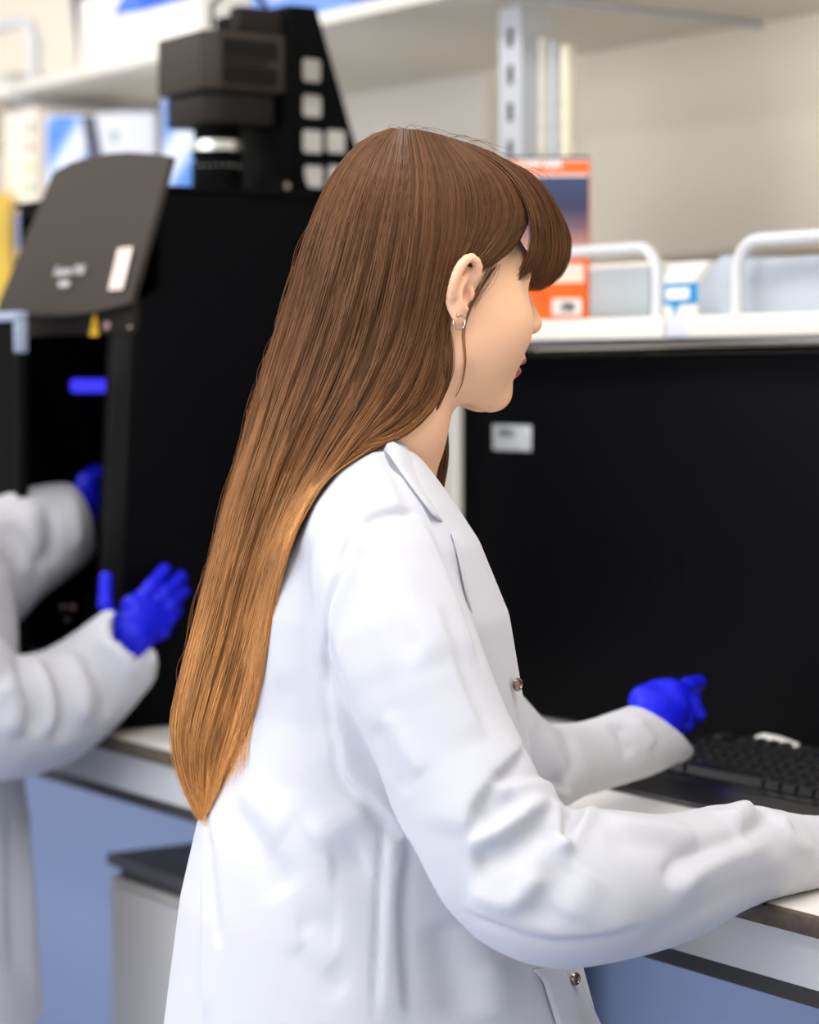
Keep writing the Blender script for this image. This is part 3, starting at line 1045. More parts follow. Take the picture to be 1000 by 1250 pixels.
head_bvh = BVHTree.FromPolygons([tuple(v) for v in head_V], [tuple(int(i) for i in f) for f in head_F])


def face_depth(P2, lift=.0015):
    out = np.zeros(P2.shape[:2])
    mid = P2.mean(0)
    dd = []
    for x, y in mid:
        q = head_bvh.ray_cast(Vector((0, 0, H)), Vector(ray(x, y)).normalized())
        dd.append(q[0][1] - lift if q[0] is not None else np.nan)
    dd = np.array(dd); ok = ~np.isnan(dd)
    dd = np.interp(np.arange(len(dd)), np.arange(len(dd))[ok], dd[ok]) if ok.any() else np.full(len(dd), 2.0)
    return np.broadcast_to(dd[None], P2.shape[:2])


wisps([[(604, 326), (588, 350), (573, 378), (566, 405), (568, 440), (564, 468), (556, 485)]], 14, 1.1, .00024, .3, .6, lambda p: face_depth(p, .002), .85)
wisps([[(612, 322), (600, 345), (588, 362), (580, 378)], [(590, 328), (583, 340), (578, 352), (572, 366)]], 34, 4.5, .00012, .15, .3, lambda p: face_depth(p, .001))
wisps([[(548, 395), (551, 430), (549, 462), (537, 495)], [(543, 400), (545, 440), (542, 470), (530, 503)]], 90, 2.5, .00026, .3, .5, lambda p: face_depth(p, .001))
for k in range(46):
    i = int(RNG.integers(4, 30)); g = GA[0]
    p = g[i]; q = g[min(i + int(RNG.integers(3, 8)), 39)]
    o = RNG.uniform(1, 11); m_ = (p + q) / 2
    wisps([[tuple(p + (3, 0)), tuple(m_ + (-o, RNG.uniform(-6, 10))), tuple(q + (-o * RNG.uniform(-.3, 1), 4))]], 1, 0, .00012, .4, .8, lambda P2: np.full(P2.shape[:2], 2.06), .6)
for k in range(26):
    x = RNG.uniform(440, 640); i = np.interp(x, [440, 480, 560, 640], [172, 157, 173, 215])
    wisps([[(x, i + 3), (x + RNG.uniform(5, 25), i - RNG.uniform(1, 7)), (x + RNG.uniform(30, 60), i + RNG.uniform(2, 18))]], 1, 0, .00014, .3, .4, lambda P2: np.full(P2.shape[:2], 2.06), .6)

wisps([[(240, 780), (224, 850), (216, 905), (226, 960), (240, 995)], [(262, 800), (244, 880), (240, 940), (246, 975), (252, 1008)], [(300, 800), (292, 870), (278, 920), (262, 960), (250, 990)], [(318, 800), (308, 870), (303, 905), (300, 930), (298, 945)]], 160, 4.5, .00020, .75, 1.0, lambda P2: sample(DM, P2[..., 0], P2[..., 1]) + .012 - .013 * T_[None] ** 2, .55)
hair = strands_mesh(np.concatenate(HP), np.concatenate(HR), np.concatenate(HT), 'hair', woman, M_hair)
# the mass under the top strands
V, Fq = mesh_sdf(hairbase_field, (-.24, 1.93, .90), (.12, 2.18, 1.50), .004)
V = relax(V, Fq, 2)
hm = new_mesh('hair_mass', Wn(V), Fq, M_hair, hair)
zt = V[:, 2]; tv = np.clip((1.50 - zt) / .58, 0, 1)
at = hm.data.attributes.new('strand', 'FLOAT_COLOR', 'POINT')
cc = np.ones((len(V), 4), np.float32); cc[:, 0] = tv * .8; cc[:, 1] = .35
if len(hm.data.vertices) == len(V): at.data.foreach_set('color', cc.ravel())
# eyebrows / lashes are covered by the fringe; earring
M_ring = mat('silver_earring', (200, 180, 160), 0.15, metal=1.0)
ec = hl(*(ear_xz(551, 396)[0], -.0835, ear_xz(551, 396)[1]))
rr = .0046
pts = []
for k in range(22):
    a = math.radians(70 - k * 12.5)
    pts.append(ec + np.array((math.cos(a) * rr, -.002, math.sin(a) * rr * 1.25)))
b = MB().tube(Wn(pts), .0008, 8); c = Wn([hl(ear_xz(549, 388)[0], -.0850, ear_xz(549, 388)[1])])[0]
b.sphere(c, .0019)
b.build('earring', M_ring, woman)

# ================================================================== COLLEAGUE AT THE LEFT EDGE
man = thing('person', 'person at the left picture edge in white coat and blue gloves, reaching into black cabinet', 'person', tuple(Wn([U(-75, 900, 2.95) * [1, 1, 0]])[0]))
rows2 = [(600, -190, -90, .06), (640, -185, -20, .14), (700, -170, 12, .16), (760, -172, 20, .155), (840, -172, 22, .15), (950, -170, 28, .155), (1050, -176, 38, .165), (1250, -190, 52, .18), (1500, -205, 62, .19)]
_t2 = []
for y, a, b_, hd in rows2:
    A = U(a, y, 2.98); B = U(b_, y, 2.98); _t2.append((A[2], (A[0] + B[0]) / 2, (B[0] - A[0]) / 2, hd))
_t2 = np.array(_t2[::-1])
gp = lambda x, y, X=-2.645: hitR(x, y, 0, X)
WR = gp(152, 786, -2.625)
A2N = [(U(-110, 680, 2.84), .065), (U(-85, 800, 2.80), .078), (U(-20, 870, 2.82), .074), (U(50, 868, 2.88), .068), (U(105, 836, 2.94), .060), (U(177, 768, WR[1] - .01), .047)]
A2F = [(U(-110, 680, 3.12), .065), (U(-50, 720, 3.10), .075), (U(10, 675, 3.13), .070), (U(60, 650, 3.18), .062), (U(103, 630, 3.22), .043)]


def coat2_field(P):
    t = torso_field(P, _t2, 2.98)
    d = smin(t, sleeve(P, A2N, .036, nrm=(.57, .45, .75), at=U(172, 768, WR[1] - .02)), .02)
    return smin(d, sleeve(P, A2F, .037, nrm=(.85, .4, .25)), .02)


V, Fq = mesh_sdf(coat2_field, (-.92, 2.60, .55), (-.30, 3.38, 1.34), .006)
V = relax(V, Fq, 2, .4)
ST2 = [([(20, 800), (35, 830), (45, 870), (40, 900)], .012, -.012), ([(60, 800), (75, 830), (80, 870), (70, 910)], .013, -.008),
       ([(80, 790), (95, 820), (105, 850), (98, 885)], .014, .008), ([(100, 790), (118, 820), (130, 850), (128, 880)], .012, -.007),
       ([(40, 800), (60, 850), (58, 900)], .012, .008), ([(0, 830), (20, 860), (10, 900)], .016, .008), ([(120, 770), (150, 800), (165, 830)], .010, .005),
       ([(60, 610), (68, 650), (60, 690)], .014, -.009), ([(30, 620), (40, 660), (30, 710)], .014, .007), ([(85, 600), (95, 640), (92, 675)], .01, .006),
       ([(0, 640), (30, 670), (55, 700)], .014, -.008), ([(15, 980), (18, 1080), (22, 1200)], .016, -.008), ([(30, 960), (34, 1080), (40, 1240)], .012, .006)]
V = folds(V, Fq, ST2)
V = relax(V, Fq, 1, .4)
new_mesh('lab_coat', Wn(V), Fq, M_coat, man)
g = gp
palm = [(g(160, 778, -2.632), .021), (g(163, 741, -2.643), .0135), (g(177, 745, -2.643), .0135), (g(188, 754, -2.643), .013), (g(194, 768, -2.643), .0120)]
fing = [[g(163, 740, -2.643), g(184, 716, -2.640), g(201, 695, -2.652)],
        [g(178, 744, -2.643), g(200, 724, -2.638), g(221, 704, -2.652)],
        [g(189, 753, -2.643), g(208, 737, -2.638), g(224, 722, -2.652)],
        [g(194, 766, -2.643), g(206, 756, -2.640), g(215, 745, -2.652)],
        [g(146, 772, -2.632), g(128, 738, -2.632), g(129, 705, -2.640)]]
glove('glove', palm, fing, man, (g(150, 800, -2.635), .022), rf=.0092)
palm = [(U(98, 622, 3.235), .024), (U(106, 593, 3.25), .014), (U(112, 600, 3.27), .014), (U(116, 612, 3.28), .014), (U(116, 624, 3.28), .013)]
fing = [[U(106, 592, 3.25), U(122, 580, 3.28), U(136, 574, 3.32)], [U(112, 600, 3.27), U(128, 592, 3.30), U(142, 590, 3.34)],
        [U(116, 612, 3.28), U(132, 606, 3.31), U(145, 608, 3.35)], [U(116, 624, 3.28), U(130, 624, 3.30), U(142, 628, 3.33)],
        [U(96, 606, 3.25), U(104, 584, 3.28), U(116, 574, 3.31)]]
glove('glove', palm, fing, man, (U(88, 636, 3.22), .026), rf=.0095)
# head, neck and legs of the colleague, beyond the frame
dl = U(-168, 398, 2.98) - H0
hm2 = new_mesh('body', Wn(head_V + dl), head_F, M_skin, man)


def cap(P):
    Q = to_head((P - f32(dl)).astype(np.float32))
    d = ell(Q, (-.010, 0, .040), (.094, .084, .098))
    return smax(d, Q[:, 0] * .80 - Q[:, 2] * .60 - .005, .01)


V, Fq = mesh_sdf(cap, H0 + dl - np.array((.14, .14, .12)), H0 + dl + np.array((.14, .14, .16)), .005)
new_mesh('hair', Wn(V), Fq, mat('dark_hair', (50, 34, 26), .5), man)
tb = U(-75, 1250, 2.98)[0]


def legs2(P):
    d = None
    for w_ in (2.90, 3.07):
        e = chain(P, [((tb, w_, .75), .085), ((tb + .01, w_, .46), .058), ((tb - .01, w_, .05), .042)], .03)
        d = e if d is None else smin(d, e, .02)
    return np.maximum(d, .012 - P[:, 2])


V, Fq = mesh_sdf(legs2, (tb - .15, 2.75, -.02), (tb + .15, 3.25, .84), .010)
new_mesh('trousers', Wn(V), Fq, M_trs, man)
for w_ in (2.90, 3.07):
    def shoe(P, w_=w_):
        d = smin(ell(P, (tb + .06, w_, .035), (.13, .043, .036)), ell(P, (tb - .01, w_, .06), (.055, .04, .05)), .03)
        return np.maximum(d, .002 - P[:, 2])
    V, Fq = mesh_sdf(shoe, (tb - .15, w_ - .07, -.02), (tb + .25, w_ + .07, .13), .008)
    new_mesh('shoe', Wn(V), Fq, M_shoe, man)

# ================================================================== ROOM
def struct(o):
    o['kind'] = 'structure'; return o


M_floor = mat('blue_vinyl', (150, 165, 198), 0.45, mottled=(40, (142, 158, 192)))
M_ceil = mat('ceiling_tile', (235, 233, 228), 0.9)
M_base = mat('skirting', (205, 203, 200), 0.6)
struct(MB().box(-8, 3, -4, 3.0, -.1, 0).build('floor', M_floor, smooth=False))
struct(MB().box(-8, 3, -4, 3.0, 2.8, 2.9).build('ceiling', M_ceil, smooth=False))
struct(MB().box(-8, 3, 2.54, 3.0, 0, 2.8).build('wall_back', M_wall, smooth=False))
struct(MB().box(-8.2, -8, -4, 3.0, 0, 2.8).build('wall_left', M_wall, smooth=False))
struct(MB().box(3, 3.2, -4, 3.0, 0, 2.8).build('wall_right_blocker', M_wall, smooth=False))  # unseen wall added to cut the fill light from this side
struct(MB().box(-8, 3, 2.525, 2.54, 0, .10, .003).build('baseboard_back', M_base))
# cream cladding on the upper wall, its rounded lower edge over the bench
tw = MB().prism([(2.54, 1.515), (2.515, 1.515), (2.500, 1.525), (2.500, 1.865), (2.54, 1.865)], 0, -3.13, 2.9)
struct(tw.build('trim_1', M_wall))

# ------------------------------------------------------------------ bench
M_lam = mat('white_laminate', (226, 223, 216), 0.35)
M_edge = mat('dark_laminate_edge', (92, 80, 66), 0.6, mottled=(90, (70, 60, 50)))
M_rail = mat('grey_frame_enamel', (205, 205, 205), 0.45)
M_blue = mat('blue_grey_laminate', (136, 153, 190), 0.5)
M_drk = mat('dark_gap', (70, 68, 66), 0.7)
bench = thing('lab_bench', 'long white laboratory bench with dark edge and grey frame, under both black cabinets', 'bench', (-2.2, 1.8, 0))
MB().box(-4.6, -.55, 1.385, 2.20, .884, .90, .001).build('worktop', M_lam, bench)
MB().box(-4.6, -.55, 1.375, 1.3849, .8835, .8995, .001).build('edge_strip', M_edge, bench)
MB().box(-4.5, -.65, 1.400, 1.440, .832, .8835, .002).build('front_rail', M_rail, bench)
MB().box(-4.5, -.65, 1.445, 1.475, .801, .8835, .002).build('shade_strip', M_drk, bench)  # dark strip standing in for the shadow band below the front rail
MB().box(-4.5, -.65, 2.10, 2.14, .80, .8835, .002).build('rear_rail', M_rail, bench)
for x in (-4.45, -1.15 + .35):
    for y in (1.42, 2.10):
        MB().box(x - .02, x + .02, y - .02, y + .02, .02, .833, .002).build('leg', M_rail, bench)
        MB().lathe([(.022, .0), (.022, .012), (.012, .02)], (x, y, 0)).build('foot', M_black, bench)
MB().box(-4.5, -.65, 2.02, 2.035, .08, .80, .002).build('modesty_panel', M_blue, bench)

# pedestal under the bench
ped = thing('drawer_pedestal', 'light grey drawer pedestal with dark lid under the bench behind the woman', 'drawer unit', (-2.5, 1.68, 0))
M_ped = mat('light_grey_steel', (196, 194, 192), 0.5)
MB().box(-2.785, -2.46, 1.455, 1.93, .05, .698, .003).build('body', M_ped, ped)
MB().box(-2.770, -2.475, 1.462, 1.92, .6985, .7115, .001).build('recess', M_drk, ped)
MB().box(-2.785, -2.46, 1.450, 1.93, .7119, .727, .002).build('lid', mat('dark_grey_lid', (72, 72, 80), 0.5), ped)
MB().box(-2.755, -2.49, 1.4465, 1.4545, .37, .69, .001).build('drawer', M_ped, ped)
MB().box(-2.755, -2.49, 1.4465, 1.4545, .06, .36, .001).build('drawer', M_ped, ped)
for x in (-2.74, -2.50):
    for y in (1.5, 1.88):
        MB().lathe([(.014, 0), (.014, .03), (.02, .0495)], (x, y, 0)).build('foot', M_black, ped)

# ------------------------------------------------------------------ left imaging cabinet
L = -2.67; LX = -3.06
cab = thing('imaging_cabinet', 'tall black imaging cabinet with raised grey door flap and blue light inside', 'lab instrument', (-2.88, 1.65, .90))
t = .012
yb = 1.890
side = [(1.412, .905), (1.442, 1.430), (1.468, 1.445), (1.468, 1.562), (yb, 1.562), (yb, .905)]
MB().prism(side, 0, L - t, L, .001).build('side_panel', M_black2, cab)
MB().prism(side, 0, LX, LX + t, .001).build('side_panel', M_black2, cab)
MB().box(LX + t, L - t, yb - t, yb, .905, 1.562).build('back_panel', M_black, cab)
MB().box(LX + t, L - t, 1.468, yb - t, 1.550, 1.562).build('top_panel', M_black, cab)
MB().box(LX + t, L - t, 1.425, yb - t, .905, .955).build('floor_tray', M_black, cab)
MB().box(LX - .004, L + .004, 1.462, yb + .004, 1.5625, 1.570, .002).build('top_lid', M_black, cab)
# front frame: header, jambs, sill
M_frame = mat('frame_black', (12, 12, 13), 0.5, spec=.07)
un = np.array((0, .030, .525)); un /= np.linalg.norm(un)
def fr(u0, u1, z0, z1, th=.010, off=0.0):
    pts = []
    f = lambda z: 1.412 + (z - .905) / .525 * .030 + off
    return [(f(z0) - th, z0), (f(z1) - th, z1), (f(z1), z1), (f(z0), z0)]
MB().prism(fr(0, 0, 1.388, 1.430), 0, LX, L, .002).build('header', M_dgrey, cab)
MB().prism(fr(0, 0, .92, 1.388), 0, L - .055, L - .001, .003).build('jamb', M_frame, cab)
MB().prism(fr(0, 0, .92, 1.388), 0, L - .064, L - .056, .002).build('seal_strip', M_black, cab)
MB().prism(fr(0, 0, .92, 1.388), 0, LX, LX + .030, .003).build('jamb', M_frame, cab)
MB().prism(fr(0, 0, .905, .955, .016), 0, LX, L, .003).build('sill', M_black, cab)
# inside: shelf, button ledge, knobs, lamp
MB().box(LX + t, L - .07, 1.50, 1.80, .955, .985, .003).build('sample_tray', M_dgrey, cab)
ledge = MB().box(LX + t, L - .07, 1.425, 1.475, .955, .972, .003).build('ledge', mat('dark_brown_metal', (70, 62, 56), .4), cab)
for px in (48, 60, 72):
    p = hit(px, 772, 1, 1.424)
    MB().lathe([(.0035, 0), (.0035, .003), (.002, .004)], (p[0], 1.424, .9635), axis=1, seg=14).build('button', M_steel, ledge)
for px in (79, 92):
    p = hit(px, 742, 1, 1.50)
    b = MB(); b.sphere((p[0], 1.497, p[2]), .0058); b.build('knob', mat('pinkish_steel', (240, 205, 195), .25, metal=.6), cab)
p = hit(85, 757, 1, 1.50); b = MB(); b.sphere((p[0], 1.497, p[2]), .0045); b.build('knob', M_steel, cab)
MB().box(LX + .12, L - .07, 1.495, 1.53, .985, 1.045, .006).build('control_block', M_black, cab)
a = hit(92, 463, 0, -3.030); c = hit(133, 479, 0, -3.030)
print('LAMP', a, c)
MB().box(-3.0475, -3.030, a[1], c[1] + .03, c[2], a[2], .004).build('blue_lamp', mat('blue_lamp_light', (40, 40, 240), .4, emit=(62, 58, 238), estr=1.0), cab)
# opened grey door flap
fl0 = np.array((LX - .006, 1.420, 1.427)); fdir = np.array((0, .049, .179)); fdir /= np.linalg.norm(fdir)
n = 14; W_ = L + .006 - (LX - .006); Hh = .186
nf = np.cross((1, 0, 0), fdir); nf = nf if nf[1] < 0 else -nf
prof = []
for px, py in [(-4, 371), (0, 377), (25, 383), (50, 384), (78, 383.5), (104, 380.5), (130, 375), (157, 368), (206, 191), (190, 188.5), (172, 187), (154, 186), (133, 187), (108, 191), (85, 198), (63.6, 209.6)]:
    r, w, z = ray(px, py); D = np.array((r * SP - w * CP, r * CP + w * SP, z)); o = np.array((0, 0, H))
    q = fl0 + nf * .006; h_ = o + ((q - o) @ nf / (D @ nf)) * D - fl0
    prof.append((h_[0], h_ @ fdir))
flap = curve_mesh([prof], .006, fl0, (1, 0, 0), fdir, 'door_flap', M_char, cab, bev=.0012)
nf = np.cross((1, 0, 0), fdir)           # faces -Y side
nf = nf if nf[1] < 0 else -nf
def onflap(px, py, lift=.0085):
    r, w, z = ray(px, py); D = np.array((r * SP - w * CP, r * CP + w * SP, z)); o = np.array((0, 0, H))
    q = fl0 + nf * lift; t_ = (q - o) @ nf / (D @ nf); return o + t_ * D
text('Fusion FX6', .0185, onflap(84, 331, .0078), (1, 0, 0), fdir, 'lettering', mat('white_print', (225, 222, 222), .5), flap, shear=.25)
text('VILBER', .0100, onflap(78, 347, .0078), (1, 0, 0), fdir, 'lettering', mat('white_print', (225, 222, 222), .5), flap, weight=.0004)
q0 = onflap(147, 328, .0078)
lab = curve_mesh([[(-.0185, -.027), (.0185, -.027), (.0185, .027), (-.0185, .027)]], .0006, q0, (1, 0, 0), fdir, 'sticker', mat('cream_label', (238, 226, 216), .6), flap)
tag(lab, 'cream instruction sticker with red border and fine print')
M_red = mat('red_print', (215, 120, 100), .6); M_gprint = mat('grey_print', (150, 150, 150), .6)
for z0, m_, hh in ((.023, M_red, .0022), (.015, M_gprint, .0012), (.011, M_gprint, .0012), (.007, M_gprint, .0012), (.003, M_gprint, .0012), (-.001, M_gprint, .0012), (-.005, M_gprint, .0012), (-.011, M_red, .0012), (-.015, M_gprint, .0012), (-.023, M_red, .0022)):
    o_ = q0 + nf * .0004 + fdir * z0
    curve_mesh([[(-.014, -hh / 2), (.014 - (.004 if m_ is M_gprint else 0), -hh / 2), (.014 - (.004 if m_ is M_gprint else 0), hh / 2), (-.014, hh / 2)]], .0003, o_, (1, 0, 0), fdir, 'print_line', m_, lab)
# warning triangle and small marks on the header
fn = np.array((0, .030, .525)); fn /= np.linalg.norm(fn)
hp = hit(114, 397, 1, 1.425)
wt = curve_mesh([[(-.0195 * .62, -.013), (.0195 * .62, -.013), (0.001, .018), (-.001, .018)]], .0006, (hp[0], 1.4265, hp[2]), (1, 0, 0), fn, 'warning_sticker', mat('warning_yellow', (238, 190, 20), .5), cab)
text('!', .016, (hp[0], 1.426, hp[2] - .004), (1, 0, 0), fn, 'warning_mark', M_black, wt, thick=.0002)
hp = hit(129, 398, 1, 1.425)
text('UV', .012, (hp[0], 1.4265, hp[2]), (1, 0, 0), fn, 'lettering', mat('pink_print', (225, 190, 180), .5), cab, thick=.0003, weight=.0004)
hp = hit(157, 400, 1, 1.425)
text('\u2022', .016, (hp[0], 1.4265, hp[2]), (1, 0, 0), fn, 'lettering', mat('pink_print', (225, 190, 180), .5), cab, thick=.0003)
a = hit(0, 392, 1, 1.36); c = hit(21, 380, 1, 1.36)
scr = thing('touch_screen', 'dark touch screen with pale blue metal frame at left edge before the tall black cabinet', 'screen', (c[0] - .10, 1.36, .90))
MB().box(c[0] - .20, c[0] - .007, 1.363, 1.374, .935, c[2] - .012).build('screen_panel', M_black2, scr)
bz = mat('pale_blue_metal', (185, 200, 225), .4, metal=.3)
b = MB(); b.box(c[0] - .208, c[0], 1.358, 1.375, c[2] - .012, c[2], .002)
b.build('top_frame', bz, scr)
MB().box(c[0] - .008, c[0], 1.358, 1.375, c[2] - .052, c[2] - .0122, .002).build('side_frame', bz, scr)
MB().box(c[0] - .008, c[0], 1.360, 1.375, .935, c[2] - .053, .002).build('side_frame', M_frame, scr)
MB().box(c[0] - .16, c[0] - .05, 1.376, 1.39, .9005, .934, .002).build('stand', M_black, scr)

# camera on top
gx_ = -2.80
top = 1.5702
ch = .018
cy0, cy1 = 1.612, 1.732
pl = [(-2.945, cy0 + .006), (gx_ - ch, cy0), (gx_, cy0 + ch), (gx_, cy1), (-2.945, cy1)]
camh = MB().prism(pl, 2, 1.711, 1.788, .003).build('camera_housing', M_char, cab)
for zz0, zz1 in ((1.752, 1.777), (1.718, 1.742)):
    k = 0; y = cy0 + ch + .006
    b = MB()
    while y < cy1 - .014:
        b.box(gx_ - .0005, gx_ + .0012, y, y + .0022, zz0, zz1); y += .0050
    b.build('cooling_vent', M_black, camh)
MB().box(gx_ - .0005, gx_ + .0015, cy0 + ch + .004, cy1 - .03, 1.745, 1.749, .0005).build('trim_line', M_frame, camh)
pl = [(-2.930, cy0 + .012), (gx_ - .012 - ch, cy0 + .010), (gx_ - .012, cy0 + .010 + ch), (gx_ - .012, cy1 - .01), (-2.930, cy1 - .01)]
MB().prism(pl, 2, 1.668, 1.7105, .003).build('camera_base', M_dgrey, cab)
lx, ly = -2.872, 1.668
b = MB().lathe([(.030, top), (.034, top + .003), (.034, top + .050), (.031, top + .052), (.031, top + .058), (.0345, top + .060), (.0345, top + .066)], (lx, ly, 0), seg=48)
ln = b.build('camera_lens', M_black, cab)
MB().lathe([(.0348, top + .0661), (.0348, top + .079), (.0335, top + .080)], (lx, ly, 0), seg=48).build('lens_ring', mat('bright_ring', (225, 230, 225), .22, metal=.7), ln)
MB().lathe([(.031, top + .0802), (.031, 1.6675)], (lx, ly, 0), seg=48).build('lens_mount', M_black, ln)
for zz in (.006, .012, .018, .024):
    MB().lathe([(.0350, top + zz), (.0350, top + zz + .0025)], (lx, ly, 0), seg=48).build('lens_grip', M_frame, ln)
for k in range(9):
    a_ = math.radians(-85 + k * 15)
    p = (lx + .0344 * math.cos(a_), ly + .0344 * math.sin(a_), top + .0455)
    b = MB(); b.sphere(p, .0010, 8); b.build('lens_mark', M_paper, ln)
# bracket: back plate and perforated gusset
MB().box(gx_ - .13, gx_ + .004, cy1 + .002, cy1 + .016, top, 1.828, .002).build('back_plate', M_black, cab)
gz = lambda px, py: (lambda q: (q[1] - cy1 - .016, q[2] - top))(hit(px, py, 0, gx_))
outer = [(0, 0)] + [gz(*p) for p in ((446, 234), (438, 190), (429, 163), (385, 9))] + [(0, gz(385, 9)[1])]
outer[1] = (outer[1][0], 0)
def hole(x0, y0, x1, y1, cut=None):
    a = gz(x0, y1); b_ = gz(x1, y0); r = .003
    x0, x1 = a[0], b_[0]; z0, z1 = a[1], b_[1]
    P = [(x0 + (r if cut is None else .006), z0), (x1 - r, z0), (x1, z0 + r), (x1, z1 - r), (x1 - r, z1), (x0 + r, z1), (x0, z1 - r), (x0, z0 + (r if cut is None else .016))]
    return P
holes = [hole(369, 73, 392, 99), hole(369, 117, 393, 142), hole(369, 160, 394, 186), hole(398, 160, 422, 186), hole(371, 203, 395, 228, 1), hole(400, 203, 423, 228)]
curve_mesh([outer] + holes, .004, (gx_, cy1 + .016, top), (0, 1, 0), (0, 0, 1), 'gusset_plate', M_black, cab)
MB().box(gx_ - .012, gx_ + .006, cy1 - .018, cy1 + .0015, top, 1.60, .003).build('clamp_block', M_frame, cab)
p = hit(350, 227, 0, gx_ + .008); MB().lathe([(.004, 0), (.004, .004)], (gx_ + .006, p[1], p[2]), axis=0, seg=14).build('screw', M_steel, cab)
MB().box(gx_ - .10, gx_ - .03, cy1 - .05, cy1 - .018, 1.7885, 1.818, .003).build('cable_plug', M_black, cab)
a = hit(300, 22, 0, gx_)
MB().tube([(gx_ - .07, a[1] - .01, 1.80), (gx_ - .07, a[1] - .01, 1.83), (gx_ - .065, a[1] + .01, 1.85), (gx_ - .06, 1.72, 1.85), (gx_ - .06, 1.77, 1.80), (gx_ - .06, 1.79, 1.60)], .0035).build('cable', mat('dark_cable', (50, 55, 52), .5), cab)
MB().box(gx_ - .03, gx_ - .005, cy1 - .07, cy1 + .0015, 1.789, 1.822, .004).build('top_bracket', M_dgrey, cab)

# ------------------------------------------------------------------ right cabinet
yf = 1.905
rc = thing('dark_cabinet', 'wide black cabinet with silver label, behind the keyboard under the shelf', 'lab instrument', (-2.2, 2.1, .90))
MB().box(-2.6515, -1.70, yf, 2.155, .9055, 1.360, .003).build('housing', M_black2, rc)
MB().box(-2.6525, -1.697, yf - .004, yf + .03, 1.3605, 1.3695, .001).build('top_edge', M_frame, rc)
MB().box(-2.6515, -2.615, yf - .0012, yf - .0001, .908, 1.358).build('edge_strip', M_frame, rc)
MB().box(-2.590, -1.72, yf - .0025, yf - .0001, .925, 1.345, .001).build('front_panel', M_black2, rc)
a = hit(604, 518, 1, yf); c = hit(651, 551, 1, yf)
sl = MB().box(a[0], c[0], yf - .0034, yf - .0026, c[2], a[2], .0003, M=None).build('label', mat('silver_label', (178, 182, 185), .4, metal=.25, mottled=(160, (205, 208, 208))), rc)
b = MB(); xx = a[0] + .014
for k in range(16):
    w_ = random.choice((.0008, .0014, .002)); b.box(xx, xx + w_, yf - .0037, yf - .00345, a[2] - .016, a[2] - .005); xx += w_ + random.choice((.0008, .0014))
b.build('barcode', mat('barcode_print', (70, 75, 80), .6), sl)
p = hit(800, 688, 1, yf)
text('IPNITC', .085, (p[0], yf - .0027, p[2]), (1, 0, 0), (0, 0, 1), 'embossed_lettering', M_black2, rc, thick=.0006)
for x in (-2.64, -1.73):
    for y in (1.95, 2.12):
        MB().lathe([(.01, .9005), (.012, .9055)], (x, y, 0), seg=14).build('foot', M_black, rc)

# ------------------------------------------------------------------ shelving
M_shelf = mat('shelf_white', (226, 222, 211), 0.45)
M_post = mat('post_grey', (200, 204, 210), 0.4, metal=.2)
low = thing('bench_shelf', 'white shelf above the cabinets with bent white retaining rails', 'shelf', (-2.4, 2.0, 1.38))
SX0, SX1, sy = -2.664, -.9, 1.86
j0, j1 = -2.182, -2.139
for x0, x1 in ((SX0, j0), (j1, SX1)):
    MB().box(x0, x1, sy, 2.36, 1.3795, 1.405, .002).build('board', M_shelf, low)
MB().box(j0 + .0005, j1 - .0005, sy + .006, 2.35, 1.3805, 1.4045, .001).build('joint_clip', mat('pale_blue_plastic', (205, 208, 222), .4), low)
def rail(x0, x1):
    z0, z1, r = 1.405, 1.487, .035; y = sy + .018
    pts = [(x0, y, z0)]
    for k in range(7):
        a_ = math.pi - k * math.pi / 12; pts.append((x0 + r + r * math.cos(a_), y, z1 - r + r * math.sin(a_)))
    for k in range(7):
        a_ = math.pi / 2 - k * math.pi / 12; pts.append((x1 - r + r * math.cos(a_), y, z1 - r + r * math.sin(a_)))
    pts.append((x1, y, z0))
    return MB().tube(pts, .0075, 12).build('rail', mat('rail_white', (208, 209, 211), .35), low)
xr = hit(803, 380, 1, sy + .018)[0]; xl = hit(900, 380, 1, sy + .018)[0]
MB().box(-5.4, -3.075, sy, 2.36, 1.3795, 1.405, .002).build('board', M_shelf, low)
rail(xr - .46, xr); rail(xl, xl + .62)
MB().box(-2.66, -1.0, 1.875, 1.892, 1.3715, 1.3794, .001).build('under_rail', M_steel, low)
for px_ in (625,):
    x = -2.70
    post = MB()
    cu = [[(-.030, 0), (.030, 0), (.030, 2.0), (-.030, 2.0)]]
    for k in range(36):
        z = .05 + k * .0525
        cu.append([(-.008, z), (.004, z), (.004, z + .022), (-.008, z + .022)])
post = thing('shelf_upright', 'grey slotted steel upright standing behind the orange box', 'shelf post', (-2.67, 2.2, .90))
xp = hit(624, 150, 1, 2.06)[0]
xp2 = xp
fr_ = curve_mesh([[(-.030, 0), (.030, 0), (.030, .96), (-.030, .96)]] + [[(-.006, z), (.008, z), (.008, z + .024), (-.006, z + .024)] for z in [.015 + .0525 * k for k in range(18)]],
           .003, (xp2, 2.3850, .905), (1, 0, 0), (0, 0, 1), 'slotted_face', M_post, post)
